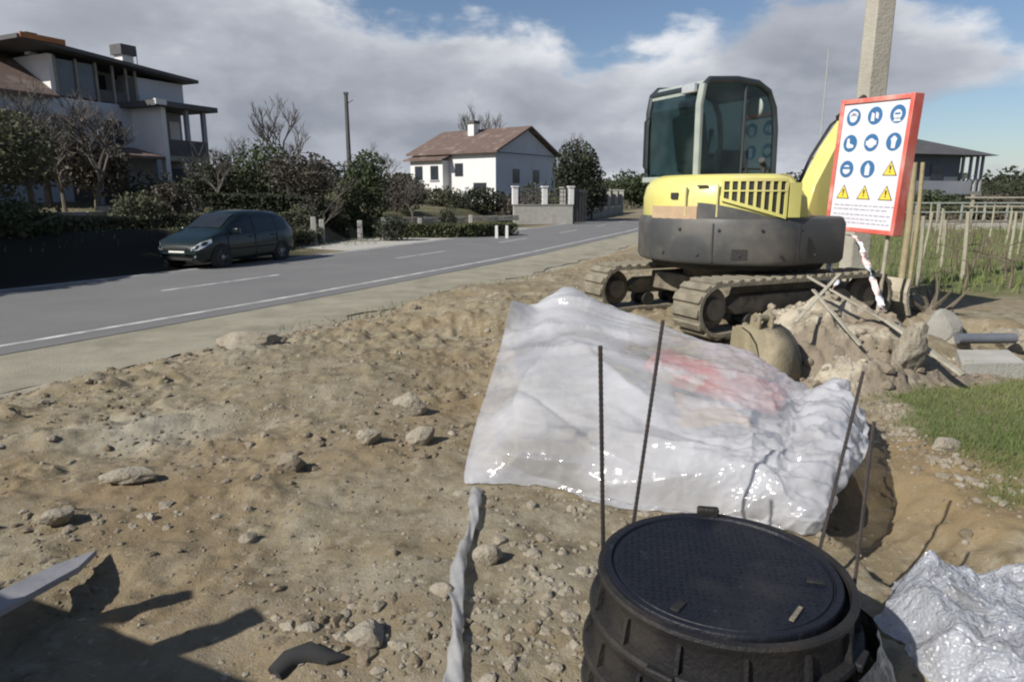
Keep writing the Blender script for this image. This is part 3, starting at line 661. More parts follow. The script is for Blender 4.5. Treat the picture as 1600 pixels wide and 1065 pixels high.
    hood = body([(foot(.965, .02, .62), 1.06), (foot(.985, .04, .64), 1.10), (foot(.985, .00, .62), 1.28), (foot(.96, -.08, .58), 1.39), (foot(.90, -.16, .52), 1.47), (foot(.80, -.22, .46), 1.505)], 'engine_hood', M['yellow'], bev=.008)
    # black arch under the hood rear
    def arc_strip(a0, a1, r0, r1, zt, zb, name, m, par, n=16):
        P, Fc = [], []
        for k in range(n+1):
            t = k/n; a = R(a0+(a1-a0)*t); z1 = zt(t) if callable(zt) else zt; z0 = zb(t) if callable(zb) else zb
            for r in (r0, r1):
                for z in (z0, z1): P.append((r*math.cos(a), r*math.sin(a), z))
        for k in range(n):
            b = k*4; c = b+4; Fc += [(b+2, c+2, c+3, b+3), (b, b+1, c+1, c), (b+1, b+3, c+3, c+1), (b, c, c+2, b+2)]
        Fc += [(0, 2, 3, 1), (n*4, n*4+1, n*4+3, n*4+2)]
        return MB().add(P, Fc).build(name, m, par, smooth=True)
    arc_strip(206.2, 248, .98, 1.006, lambda t: 1.235-.02*t-.13*t**1.6, 1.05, 'black_arch', M['ballast'], EX)
    arc_strip(172, 206, .98, 1.008, 1.20, 1.05, 'tan_corner_panel', mat('tan_panel', (.46,.34,.22), (.36,.25,.16), 6, .9), EX)  # tan strip set over the lower rear corner of the hood
    # louvred grille
    arc_strip(219.5, 253, .984, .993, 1.435, lambda t: 1.28-.17*t, 'grille_recess', M['blackm'], hood)
    for k in range(9):
        a = 219.5+33.5*k/8; w = 1.5
        arc_strip(a-w/2, a+w/2, .99, 1.008, 1.44, 1.275-.17*k/8, 'grille_slat', M['yellow'], hood, 2)
    arc_strip(219, 253.5, .99, 1.010, 1.46, 1.432, 'grille_rail', M['yellow'], hood)
    arc_strip(219, 253.5, .99, 1.010, 1.352, 1.338, 'grille_rail', M['yellow'], hood)
    arc_strip(219, 253.5, .99, 1.010, lambda t: 1.285-.17*t, lambda t: 1.255-.17*t, 'grille_rail', M['yellow'], hood)
    arc_strip(255, 262, .98, 1.004, 1.42, 1.10, 'hood_rib', M['yellow'], hood, 3)
    arc_strip(198.5, 199.3, .985, 1.012, 1.38, 1.1, 'hood_seam', M['yellow2'], hood, 2)
    arc_strip(216.6, 217.4, .985, 1.010, 1.41, 1.1, 'hood_seam', M['yellow2'], hood, 2)
    # cab
    prof = [(-.57, 1.44), (-.575, 2.20), (-.54, 2.38), (-.46, 2.45), (-.1, 2.475), (.18, 2.455), (.34, 2.38), (.43, 2.22), (.47, 2.0), (.49, 1.44)]
    cab = MB()
    for y in (0, .85): cab.tube([(p[0], y, p[1]) for p in prof], .034, 8)
    for (x, z) in ((-.57, 1.46), (.49, 1.46), (-.54, 2.38), (.36, 2.37)): cab.tube([(x, 0, z), (x, .85, z)], .034, 8)
    cab = cab.build('cab', M['cabframe'], EX, smooth=True)
    MB().tube([(-.575, -.012, 1.42), (-.585, -.012, 2.2), (-.55, -.012, 2.40)], .040, 8).build('cab_pillar', M['greyframe'], cab, smooth=True)
    MB().tube([(.02, -.005, 1.45), (.02, -.005, 2.46)], .016, 6).build('window_bar', M['cabframe'], cab)
    mb = MB(); top = [(-.56, 2.36), (-.47, 2.455), (-.1, 2.485), (.19, 2.465), (.36, 2.385)]
    mb.prism(top+[(p[0], p[1]-.035) for p in top[::-1]], .0, .85, 'y'); mb.build('roof', M['greyframe'], cab, smooth=True)
    MB().prism(prof, -.004, .004, 'y').build('side_window', M['cabglass'], cab)
    MB().prism(prof, .846, .854, 'y').build('side_window', M['cabglass'], cab)
    MB().prism([(-.578, 1.47), (-.578, 2.2), (-.55, 2.36), (-.544, 2.36), (-.572, 2.2), (-.572, 1.47)], .03, .82, 'y').build('rear_window', M['cabglass'], cab)
    MB().prism([(.488, 1.47), (.468, 2.0), (.43, 2.22), (.36, 2.36), (.366, 2.36), (.436, 2.22), (.474, 2.0), (.494, 1.47)], .03, .82, 'y').build('front_window', M['cabglass'], cab)
    MB().b2((-.56, .0, 1.38), (.49, .85, 1.44)).build('cab_floor', M['greyframe'], cab, bevel=.01)
    st = MB().box((-.1, .42, 1.62), (.46, .46, .14)).build('seat', M['seat'], EX, bevel=.04, seg=3)
    MB().box((-.33, .42, 1.90), (.12, .46, .52), (0, -10, 0)).build('seat_back', M['seat'], st, bevel=.04, seg=3)
    MB().box((-.37, .42, 2.22), (.09, .26, .18), (0, -10, 0)).build('headrest', M['seat'], st, bevel=.03, seg=3)
    for y in (.16, .70):
        mb = MB().b2((-.15, y-.06, 1.5), (.22, y+.06, 1.78)); mb.tube([(.15, y, 1.75), (.19, y, 1.98)], .016, 6); mb.tube([(.19, y, 1.96), (.2, y, 2.05)], .03, 8)
        mb.build('control_lever', M['blackm'], EX, bevel=.01)
    MB().lathe([(0, 0), (.11, 0), (.12, .012), (.11, .03), (0, .03)], 24, (.22, .08, 2.22), 'x').build('round_mirror', M['greyframe'], cab, smooth=True)
    MB().box((-.60, .14, 2.37), (.05, .20, .09)).build('work_lamp', M['chrome'], cab, bevel=.01)
    MB().b2((-.66, .05, 1.44), (-.575, .82, 1.50)).build('rear_sill', M['greyframe'], cab, bevel=.01)
    # swing bracket, boom, arm
    mb = MB().b2((.80, -.22, .62), (1.08, .22, 1.02)); mb.lathe([(0, .55), (.13, .55), (.13, 1.12), (0, 1.12)], 16, (1.10, 0, 0)); mb.build('swing_bracket', M['yellow2'], EX, bevel=.02)
    bp = [(.98, .80), (.90, 1.10), (1.0, 1.42), (1.26, 1.84), (1.54, 2.18), (1.86, 2.28), (1.98, 2.14), (1.88, 1.98), (1.68, 1.80), (1.50, 1.50), (1.34, 1.10), (1.22, .85)]
    bm_ = MB().prism(bp, -.13, .10, 'y').build('boom', M['yellow'], EX, bevel=.012)
    MB().tube([(1.16, 0, .98), (1.40, 0, 1.32)], .055, 10).build('boom_cylinder', M['blackm'], EX, smooth=True)
    MB().tube([(1.40, 0, 1.32), (1.56, 0, 1.60)], .028, 8).build('cylinder_rod', M['greyframe'], EX, smooth=True)
    MB().tube([(1.42, 0, 2.16), (1.80, 0, 2.40)], .04, 10).build('arm_cylinder', M['blackm'], EX, smooth=True)
    for y in (.11, .13):
        MB().tube([(.95, y, 1.15), (1.0, y, 1.40), (1.18, y, 1.75), (1.45, y, 2.1), (1.75, y, 2.29), (1.9, y, 2.25)], .012, 5).build('hydraulic_hose', M['blackm'], EX, smooth=True)
    MB().prism([(1.72, 2.18), (1.86, 2.30), (2.02, 2.20), (2.16, 1.6), (2.20, 1.12), (2.10, 1.10), (1.98, 1.5), (1.80, 2.02)], -.06, .06, 'y').build('dipper_arm', M['yellow2'], EX, bevel=.01)
    for k in range(9):
        a = 186+k*11; MB().lathe([(0, 0), (.016, 0), (.016, .012), (0, .014)], 6, (0, 0, 0)).build('bolt', M['blackm'], EX).matrix_local = Matrix.Translation((1.028*math.cos(R(a)), 1.028*math.sin(R(a)), .74+.24*(k % 2))) @ Vector((math.cos(R(a)), math.sin(R(a)), 0)).to_track_quat('Z', 'Y').to_matrix().to_4x4()
    arc_strip(226, 234, 1.004, 1.034, .80, .70, 'tow_recess', M['blackm'], EX, 3)
    arc_strip(188, 193, .985, 1.0, 1.33, 1.27, 'hood_latch', M['blackm'], hood, 2)
    arc_strip(205, 211, .97, .992, 1.40, 1.385, 'hood_latch', M['blackm'], hood, 2)
    MB().tube([(-.60, .80, 1.55), (-.66, .80, 1.62), (-.66, .80, 2.1), (-.60, .80, 2.16)], .011, 6).build('grab_rail', M['blackm'], cab, smooth=True)
    MB().tube([(.05, -.03, 1.50), (.05, -.05, 1.58), (.38, -.05, 1.58), (.42, -.03, 1.52)], .011, 6).build('grab_rail', M['blackm'], cab, smooth=True)
    MB().tube([(-.20, -.55, 1.49), (-.20, -.55, 1.60), (-.26, -.58, 1.64)], .03, 8).build('exhaust', M['blackm'], EX, smooth=True)
excavator()

# ------------------------------------------------------------------ buckets on the ground
def narrow_bucket():
    p = G(1205, 588, 0.05); t = thing('trench_bucket', 'narrow olive-brown trench bucket standing on its mouth behind the plastic sheet', 'bucket', (p.x-.05, p.y+.12, gz(p.x, p.y+.15)), 16); t.scale = (.86, .86, .92)
    pf = [(-.30, .0), (-.30, .10), (-.27, .24), (-.20, .36), (-.08, .44), (.05, .47), (.16, .46), (.18, .30), (.16, 0)]
    P, Fc = [], []
    for (y, z) in pf:
        for x in (-.22, .22): P.append((x*(1-.35*max(0, z-.1)), y, z))
    for k in range(len(pf)-1): Fc.append((2*k, 2*k+1, 2*k+3, 2*k+2))
    o = MB().add(P, Fc).build('shell', M['bucket2'], t, smooth=True); s = o.modifiers.new('thick', 'SOLIDIFY'); s.thickness = .018; s.offset = 0
    MB().prism(pf, .215, .24, 'x').build('side_plate', M['blackm'], t, bevel=.003, seg=1)  # right plate coloured black to stand for its shaded side
    MB().prism(pf, -.235, -.215, 'x').build('side_plate', M['bucket2'], t, bevel=.003, seg=1)
    for x in (-.08, .06): MB().prism([(-.05, .40), (-.06, .56), (.02, .60), (.08, .56), (.10, .44)], x-.012, x+.012, 'x').build('hanger_ear', M['bucket2'], t, bevel=.003, seg=1)
    MB().lathe([(0, -.10), (.03, -.10), (.03, .12), (0, .12)], 10, (0, .01, .55), 'x').build('pin', M['muddy'], t)
    for x in (-.17, 0, .17): MB().prism([(-.30, .02), (-.36, -.02), (-.30, -.05), (-.27, .02)], x-.03, x+.03, 'x').build('tooth', M['bucket2'], t)
narrow_bucket()

# ------------------------------------------------------------------ earth heap
def heap(name, cx, cy, rx, ry, h, seed, m, label, n=150, rz=0, flat_=.55):
    u = np.linspace(-1.15, 1.15, n); X, Y = np.meshgrid(u, u); r = np.hypot(X, Y)
    Z = h*ss(1.0, flat_*.4, r+.18*fbm(X*2, Y*2, seed=seed))*(1+.12*fbm(X*3, Y*3, o=3, seed=seed+1))
    wx, wy = X*rx, Y*ry; c, s = math.cos(R(rz)), math.sin(R(rz)); gx, gy = cx+wx*c-wy*s, cy+wx*s+wy*c
    w1, k1 = worley(gx*7, gy*7, seed+2)
    Z = Z+ss(0, .15, Z)*(.05*np.clip(.55-w1, 0, 1)*(k1 > .4)*2+.07*fbm(gx*4, gy*4, o=6, seed=seed+4, g=.62)) - .06*ss(.95, 1.1, r)
    Z = Z+height(gx, gy)-.02
    o = mesh_np(name, np.stack([gx-cx, gy-cy, Z], -1).reshape(-1, 3), grid_faces(n, n), m, smooth=True); o.location = (cx, cy, 0)
    q = np.random.default_rng(seed); k = int(420*rx*ry); V, Fc, b = [], [], 0; shp = [rock_shape(1, 300+i, 1, .8, .7, 12, .16) for i in range(8)]
    for i in range(k):
        a, c2 = int(q.integers(6, n-6)), int(q.integers(6, n-6)); sz = .014*(.085/.014)**(q.random()**2.2); v, f = shp[i % 8]; w = q.uniform(0, 6.28); v = v*sz*q.uniform(.7, 1.2, 3)
        v = np.stack([v[:, 0]*math.cos(w)-v[:, 1]*math.sin(w), v[:, 0]*math.sin(w)+v[:, 1]*math.cos(w), v[:, 2]], -1)+[gx[a, c2]-cx, gy[a, c2]-cy, Z[a, c2]+sz*.2]; V.append(v); Fc.append(f+b); b += len(v)
    cl = mesh_np('clods', np.concatenate(V), np.concatenate(Fc), M['sand'], o); cl['kind'] = 'stuff'
    return setp(o, label, 'earth heap')
heap('earth_heap', 3.0, 6.0, 1.18, .9, .46, 51, M['sand'], 'low heap of pale dug earth between the excavator and the grass', rz=-10)
heap('earth_heap', 2.72, 5.25, .55, .35, .20, 55, M['sand'], 'small spill of earth at the near foot of the earth heap')
heap('earth_heap', 3.85, 5.75, .5, .4, .12, 57, M['sand'], 'flat tongue of earth running from the heap to the grass')
r3 = np.random.default_rng(77)
def stick(a, b, w, label, m='wood_grey', name='plank', h=None, cat='plank'):
    a, b = Vector(a), Vector(b); d = b-a; o = MB().box((0, 0, 0), (d.length, w, h or w*.35)).build(name, M[m], bevel=.004, seg=1)
    o.location = (a+b)/2; o.rotation_euler = d.to_track_quat('X', 'Z').to_euler(); return setp(o, label, cat)
stick(W(1262, 432, 6.1), W(1395, 508, 5.7), .05, 'upper thin grey batten sloping down across the earth heap')
stick(W(1385, 500, 5.7), W(1505, 586, 5.15), .07, 'lower grey batten running from the heap down to the grass')
stick(W(1243, 502, 5.5), W(1312, 428, 6.2), .035, 'short pale stick leaning up over the left side of the earth heap')
stick(W(1270, 452, 5.9), W(1345, 540, 5.45), .04, 'broken pale lath lying across the top of the earth heap')

# ------------------------------------------------------------------ safety sign
def sign():
    T = thing('safety_sign', 'tall white site safety sign with red rim, blue round symbols and yellow triangles', 'sign', (3.71, 7.33, 1.80), rot=(R(-1), R(2.0), R(-68)))
    w, h = .44, .685
    MB().b2((-w+.045, -.012, -h+.05), (w-.045, .004, h-.05)).build('board', M['signwhite'], T)
    MB().b2((-w, -.03, -h), (-w+.045, .05, h)).build('rim', M['signred'], T, bevel=.006)
    MB().b2((w-.045, -.03, -h), (w, .10, h)).build('rim', M['signred'], T, bevel=.006)
    MB().b2((-w+.045, -.028, h-.05), (w-.045, .05, h-.002)).build('rim', M['signred'], T, bevel=.006)
    MB().b2((-w+.045, -.028, -h+.002), (w-.045, .05, -h+.05)).build('rim', M['signred'], T, bevel=.006)
    def disc(cx, cz, r, m, y, name, par, n=28, sx=1):
        return MB().add([(cx+sx*r*math.cos(2*math.pi*k/n), y, cz+r*math.sin(2*math.pi*k/n)) for k in range(n)], [tuple(range(n))]).build(name, M[m], par)
    def poly(pts, m, y, name, par): return MB().add([(p[0], y, p[1]) for p in pts], [tuple(range(len(pts)))]).build(name, M[m], par)
    xs = (-.26, .005, .27); rows = (.50, .235, -.03)
    k = 0
    for rz_, z in enumerate(rows):
        for cx_, x in enumerate(xs):
            if rz_ == 2 and cx_ == 2: continue
            d = disc(x, z, .088, 'signblue', -.014, 'round_symbol', T)
            def s(pts, m='signwhite', y=-.016): return poly([(x+a, z+b) for a, b in pts], m, y, 'pictogram', d)
            if k in (0, 2, 4, 6):
                disc(x, z-.005, .048, 'signwhite', -.016, 'pictogram', d, 20)
                if k == 0: s([(-.06, .01), (-.05, .045), (0, .066), (.05, .045), (.06, .01)])
                if k == 2: s([(-.045, -.07), (.045, -.07), (.02, -.03), (-.02, -.03)]); s([(-.03, -.005), (.03, -.005), (.03, .012), (-.03, .012)], 'signblue', -.018)
                if k == 4: s([(-.064, -.025), (-.044, -.025), (-.044, .02), (-.064, .02)]); s([(.044, -.025), (.064, -.025), (.064, .02), (.044, .02)])
                if k == 6: s([(-.05, .0), (.05, .0), (.05, .022), (-.05, .022)], 'signblue', -.018)
            elif k == 1: s([(-.04, .035), (-.005, .02), (.0, -.055), (-.045, -.05)]); s([(.01, .04), (.045, .02), (.045, -.035), (.012, -.02)])
            elif k == 3: s([(-.045, -.03), (-.02, -.05), (.045, -.045), (.05, -.02), (-.005, .0), (-.01, .05), (-.04, .05)])
            elif k == 5: s([(-.022, -.062), (.022, -.062), (.026, .0), (.038, .03), (0, .062), (-.038, .03), (-.026, .0)])
            elif k == 7: s([(-.028, -.062), (.028, -.062), (.03, .025), (0, .065), (-.03, .025)])
            k += 1
    def tri(x, z, r):
        a = poly([(x-r, z-r*.75), (x+r, z-r*.75), (x, z+r)], 'signblack', -.014, 'warning_triangle', T)
        poly([(x-r*.82, z-r*.66), (x+r*.82, z-r*.66), (x, z+r*.82)], 'signyellow', -.016, 'triangle_face', a)
        poly([(x-.008, z-.01), (x+.008, z-.01), (x+.011, z+.035), (x-.011, z+.035)], 'signblack', -.018, 'mark', a)
        poly([(x-.008, z-.034), (x+.008, z-.034), (x+.008, z-.02), (x-.008, z-.02)], 'signblack', -.018, 'mark', a)
    tri(.28, -.03, .085)
    for x in xs: tri(x, -.275, .085)
    rr = np.random.default_rng(4)
    for j, z in enumerate((-.405, -.445, -.50, -.545, -.585)):
        x = -.36
        mb = MB()
        while x < (.36 if j % 2 == 0 else .30):
            l = rr.uniform(.02, .07); mb.add([(x, -.0135, z-.006), (x+l, -.0135, z-.006), (x+l, -.0135, z+.006), (x, -.0135, z+.006)], [(0, 1, 2, 3)]); x += l+.014
        mb.build('print_line', M['signgrey'], T)
    MB().tube([(-w+.05, .03, -h), (-w+.10, .03, -1.6)], .022, 8).build('leg', M['signwhite'], T, smooth=True)
    MB().tube([(-w+.045, .03, -h-.02), (-w+.06, .03, -h-.12)], .030, 8).build('leg_collar', M['signred'], T, smooth=True)
    MB().tube([(w-.12, .05, -h), (w-.10, .05, -1.62)], .020, 8).build('leg', M['wood_grey'], T, smooth=True)
sign()
# crumpled red and white tape hanging from the sign
def tape(pts, wd_, m1, m2, label, name='barrier_tape', cat='tape', seg=8):
    t = thing(name, label, cat, pts[0]); o0 = Vector(pts[0]); P = [Vector(p)-o0 for p in pts]
    # catmull resample
    Q = []
    for i in range(len(P)-1):
        a, b, c, d = P[max(i-1, 0)], P[i], P[i+1], P[min(i+2, len(P)-1)]
        for k in range(seg):
            u = k/seg; Q.append(.5*((2*b)+(c-a)*u+(2*a-5*b+4*c-d)*u*u+(3*b-a-3*c+d)*u**3))
    Q.append(P[-1]); n = len(Q); band = 5
    for s in range(0, n-1, band):
        seg_ = Q[s:s+band+1]; V, Fc = [], []
        for i, q in enumerate(seg_):
            a = .9*math.sin((s+i)*.9)+.5*math.sin((s+i)*.37); V += [q+Vector((math.cos(a), math.sin(a), 0))*wd_, q-Vector((math.cos(a), math.sin(a), 0))*wd_]
        for i in range(len(seg_)-1): Fc.append((2*i, 2*i+1, 2*i+3, 2*i+2))
        if Fc:
            o = MB().add(V, Fc).build('tape_band', m1 if (s//band) % 2 == 0 else m2, t, smooth=True); sm = o.modifiers.new('t', 'SOLIDIFY'); sm.thickness = .003
    return t
tape([W(1318, 366, 7.2), W(1338, 372, 7.1), W(1350, 400, 7.0), W(1362, 432, 6.9), W(1375, 470, 6.7), W(1380, 486, 6.6)], .035, M['signwhite'], mat('tape_pink', (.75,.50,.47), (.8,.68,.66), 5, .5), 'crumpled white and pink barrier tape trailing from under the safety sign')
tape([W(1303, 395, 7.1), W(1298, 420, 7.0), W(1310, 436, 6.8), W(1300, 452, 6.6)], .02, mat('tape_pink2', (.72,.52,.48), (.6,.4,.36), 5, .5), M['signwhite'], 'short twist of pink tape caught on the sticks below the sign')

# ------------------------------------------------------------------ poles and posts on the right
pb_ = W(1328, 468, 10.2)
pole = thing('utility_pole', 'thick square concrete utility pole rising out of the top of the photo behind the sign', 'pole', (pb_.x, pb_.y, -.1), 12)
MB().box((0, 0, 4.6), (.31, .27, 9.2), taper=.86).build('shaft', M['pole'], pole, bevel=.02)
for z in (3.2, 3.9, 4.6, 5.3, 6.0): MB().box((.158-.005*z, 0, z), (.02, .10, .05)).build('step_hole', M['concrete_dark'], pole)
MB().box((0, 0, 9.0), (1.6, .1, .1)).build('crossarm', M['blackm'], pole)
wp = G(1404, 470)
for (px, py, wd_, top, lab) in ((1404, 470, .10, 1.75, 'stout ochre wooden post just right of the sign'), (1418, 462, .065, 1.8, 'thinner greenish wooden post behind the right rim of the sign')):
    p = G(px, py); o = MB().tube([(0, 0, -.3), (.02, 0, top*.5), (.0, .02, top)], [wd_/2, wd_/2*.95, wd_/2*.9], 10).build('wooden_post', M['wood'], smooth=True); o.location = (p.x, p.y, gz(p.x, p.y)); setp(o, lab, 'post')
p = W(1275, 300, 60); o = MB().tube([(0, 0, 0), (0, 0, 13)], [.10, .05], 6).build('mast', M['greyframe']); o.location = (p.x, p.y, .3); setp(o, 'thin distant mast rising above the excavator boom', 'mast')

# debris by the path
rt = thing('uprooted_stump', 'tangle of uprooted stump and roots beside the concrete path', 'stump', tuple(G(1452, 520)))
rr = random.Random(5)
MB().tube([(-.12, 0, .1), (0, 0, .2), (.15, .05, .16)], [.10, .14, .08], 8).build('root_stock', M['bark'], rt, smooth=True)
for k in range(14):
    a = rr.uniform(0, 6.28); e = rr.uniform(0, 1.2); pts = [Vector((0, 0, .16))]
    for j in range(5): a += rr.uniform(-.5, .5); e += rr.uniform(-.4, .3); pts.append(pts[-1]+Vector((math.cos(a)*math.cos(e), math.sin(a)*math.cos(e), math.sin(e)))*rr.uniform(.06, .13))
    for q in pts: q.z = max(q.z, .02)
    MB().tube(pts, [.035, .03, .024, .018, .012, .006], 5).build('root', M['bark'], rt, smooth=True)
p = G(1472, 530); o = mesh_np('broken_concrete', *rock_shape(3, 61, .22, .17, .2, 12, .05), M['concrete_dark']); o.location = (p.x, p.y, .12); setp(o, 'dark broken lump of concrete between the stump and the path', 'rubble')
p = G(1540, 540, .1); o = MB().tube([(-.28, 0, 0), (.28, .02, 0)], .05, 12).build('drain_pipe', mat('grey_pipe', (.10,.11,.13), (.14,.15,.17), 4, .5), smooth=True); o.location = (p.x, p.y, .17); setp(o, 'short dark grey pipe lying on the near side of the concrete path', 'pipe')
for i, (px, py, l) in enumerate(((1438, 508, 'pale broken stone between the ochre post and the stump'), (1496, 545, 'grey stone at the corner of the concrete slab'))):
    rock(px, py, .22, l, seed=70+i, asp=(1.2, .8, .7))
stick(G(1400, 488, .12), G(1468, 476, .3), .06, 'dark weathered board lying behind the stump', 'bark')

# ------------------------------------------------------------------ vineyard
VG = 'vineyard stakes in the rows at the right'
first = None; vfirst = None; rr = random.Random(11); nposts = 0; nv = 0
vine_mesh = None
def vine_bm():
    mb = MB(); mb.tube([(0, 0, 0), (.03, .02, .3), (-.02, .0, .62)], [.03, .024, .02], 5)
    for s in (-1, 1):
        mb.tube([(0, 0, .6), (s*.25, .02, .72), (s*.55, 0, .76)], [.018, .014, .008], 4)
        for k in range(3): x = s*(.15+.17*k); mb.tube([(x, 0, .7), (x+.03, .03, .95), (x+.01, .05, 1.15)], [.008, .006, .003], 3)
    return mb
spec = []
y = 9.9; row = 0
while y < 34:
    sp = 1.9 if y < 20 else 2.6; x = .58*y+(row % 2)*.7+rr.uniform(0, .4); xe = .92*y+1
    while x < xe: spec.append((x, y+rr.uniform(-.15, .15)-.10*(x-.6*y), row)); x += sp
    y += 1.5+.09*row; row += 1
for (x, y, row) in spec:
    if first is None:
        first = MB().tube([(0, 0, -.2), (.01, 0, .8), (.0, .01, 1.55)], [.045, .042, .038], 7).build('vineyard_stake', M['wood_post'], smooth=True); o = first
    else: o = first.copy(); COL.objects.link(o)
    o.location = (x, y, gz(x, y)); o.rotation_euler = (R(rr.uniform(-4, 4)), R(rr.uniform(-4, 4)), 0); s = rr.uniform(.85, 1.1); o.scale = (s*.75, s*.75, s*.72)
    setp(o, 'grey wooden stake in the nearest row of vines, beside the concrete path' if row < 1 else ('grey wooden stake in the middle rows of the vineyard' if row < 5 else 'thin distant stake in the far rows of the vineyard, before the railing'), 'stake', VG)
    for dx in (.65, 1.25):
        if vfirst is None: vfirst = vine_bm().build('grape_vine', M['vine']); v = vfirst
        else: v = vfirst.copy(); COL.objects.link(v)
        v.location = (x+dx, y-.1*dx, gz(x+dx, y)); v.rotation_euler = (0, 0, R(rr.uniform(-10, 10)-6)); v.scale = (.9, .9, rr.uniform(.6, .85))
        setp(v, 'leafless grape vine in the nearest vine row, beside the concrete path' if row < 1 else ('leafless grape vine in the middle rows of the vineyard' if row < 5 else 'small distant grape vine in the far rows of the vineyard'), 'vine', 'bare vines between the stakes')

# ------------------------------------------------------------------ stack of cast iron frames with cover
DX, DY = .615, 1.858; KS = .86
def manhole():
    def ring(z, label, seed, rot):
        t = thing('cast_iron_collar', label, 'iron collar', (DX+.012*math.cos(seed*2.1), DY+.012*math.sin(seed*1.7), z), rot, 'round cast iron frames stacked under the cover')
        MB().lathe([(.345, 0), (.436, 0), (.438, .012), (.432, .022), (.405, .026), (.398, .085), (.405, .100), (.412, .118), (.408, .127), (.388, .127), (.384, .09), (.345, .08), (.345, 0)], 64).build('ring', M['iron2'], t, smooth=True)
        for k in range(14):
            a = 360*k/14; c, s = math.cos(R(a)), math.sin(R(a)); mb = MB(); mb.T = Matrix.Rotation(R(a), 4, 'Z')
            mb.prism([(.396, .022), (.428, .024), (.424, .040), (.412, .092), (.398, .095)], -.006, .006, 'y'); mb.build('gusset', M['iron2'], t)
        for k in range(4):
            mb = MB(); mb.T = Matrix.Rotation(R(90*k+20), 4, 'Z'); mb.box((.435, 0, .012), (.03, .09, .022)); mb.build('lug', M['iron2'], t, bevel=.006)
        t.scale = (KS+.035, KS+.035, 1.085); return t
    z0 = gz(DX, DY)-.01
    ring(z0, 'lowest round iron frame of the stack, resting on the earth', 1, 5)
    ring(z0+.138, 'second round iron frame from the bottom of the stack', 2, 17)
    ring(z0+.276, 'top round iron frame, directly under the black cover', 3, 31)
    zt = z0+.414-.030
    t = thing('manhole_cover', 'round blue-black iron manhole cover lying on top of the stacked frames', 'manhole cover', (DX+.005, DY, zt), 80); t.scale = (KS, KS, 1)
    MB().lathe([(0, .030), (.360, .030), (.364, .026), (.368, .026), (.372, .034), (.392, .034), (.396, .028), (.396, .0), (0, .0)], 80).build('plate', M['iron'], t, smooth=True)
    mb = MB(); r4 = random.Random(3)
    for i in range(-15, 16):
        for j in range(-15, 16):
            x, y = i*.023, j*.023
            if math.hypot(x, y) < .348 and math.hypot(x, y) > .05 and r4.random() < .8: mb.box((x, y, .0302), (.013, .005, .0022), (0, 0, 45 if (i+j) % 2 else -45))
    o = mb.build('tread_pattern', M['iron'], t); o['kind'] = 'stuff'
    MB().box((.392, .0, .045), (.035, .085, .034)).build('hinge', M['iron2'], t, bevel=.008)
    for a in (150, 262): MB().box((.31*math.cos(R(a)), .31*math.sin(R(a)), .032), (.06, .03, .008), (0, 0, a)).build('key_slot', M['iron2'], t, bevel=.002)
    MB().box((-.25, -.20, .034), (.09, .015, .007), (0, 0, -30)).build('latch_bar', M['muddy'], t, bevel=.002)
manhole()
# steel bars standing round the stack
def rod(top, bot, ybase, ytop, label, r=.0075):
    a = W(*top, ytop); b = W(*bot, ybase); d = (b-a); e = a+d*((a.z-(-.05))/(-d.z)) if d.z < 0 else b
    mb = MB(); n = 110; pts = [(a-a)+(e-a)*(i/n) for i in range(n+1)]; mb.tube(pts, [r*(1.08 if i % 2 else .9) for i in range(n+1)], 6)
    o = mb.build('steel_bar', M['rebar'], smooth=True); o.location = a; setp(o, label, 'steel bar'); return o
rod((938, 540), (942, 822), 2.2, 2.22, 'upright steel bar at the left, thickest and most vertical of the four')
rod((1036, 500), (993, 795), 2.46, 2.60, 'tall thin steel bar leaning right behind the manhole cover')
rod((1349, 580), (1301, 775), 2.45, 2.62, 'steel bar leaning right in front of the right end of the plastic sheet', .0068)
rod((1366, 658), (1330, 955), 2.05, 2.25, 'shorter dark steel bar standing right of the manhole cover', .0068)

# ------------------------------------------------------------------ crumpled sheets
def catgrid(C, su, sv):
    C = np.array(C, float)
    def up(A, s):
        n = A.shape[0]; out = []
        for i in range(n-1):
            a, b, c, d = A[max(i-1, 0)], A[i], A[i+1], A[min(i+2, n-1)]
            for k in range(s):
                u = k/s; out.append(.5*((2*b)+(c-a)*u+(2*a-5*b+4*c-d)*u*u+(3*b-a-3*c+d)*u**3))
        out.append(A[-1]); return np.array(out)
    A = up(C, sv); return np.swapaxes(up(np.swapaxes(A, 0, 1), su), 0, 1)
def crease(p, seed, scale, n=5, warp=.35):
    r = np.random.default_rng(seed); out = np.zeros(p.shape[:-1])
    w = np.stack([fbm(p[..., 0]*scale*.5+i*9, p[..., 1]*scale*.5, p[..., 2]*scale*.5+i, o=2, seed=seed+i) for i in range(3)], -1)
    for i in range(n):
        d = r.normal(size=3); d /= np.linalg.norm(d); t = (p+w*warp/scale)@d*scale*r.uniform(.6, 1.5)+r.uniform(0, 9)
        tri = np.abs((t % 1)-.5)*2; amp = ss(-.3, .5, fbm(p[..., 0]*scale*.3+i*5, p[..., 1]*scale*.3, p[..., 2]*.3+i*3, o=2, seed=seed+20+i))
        out += (tri**1.4-.4)*amp
    return out/n
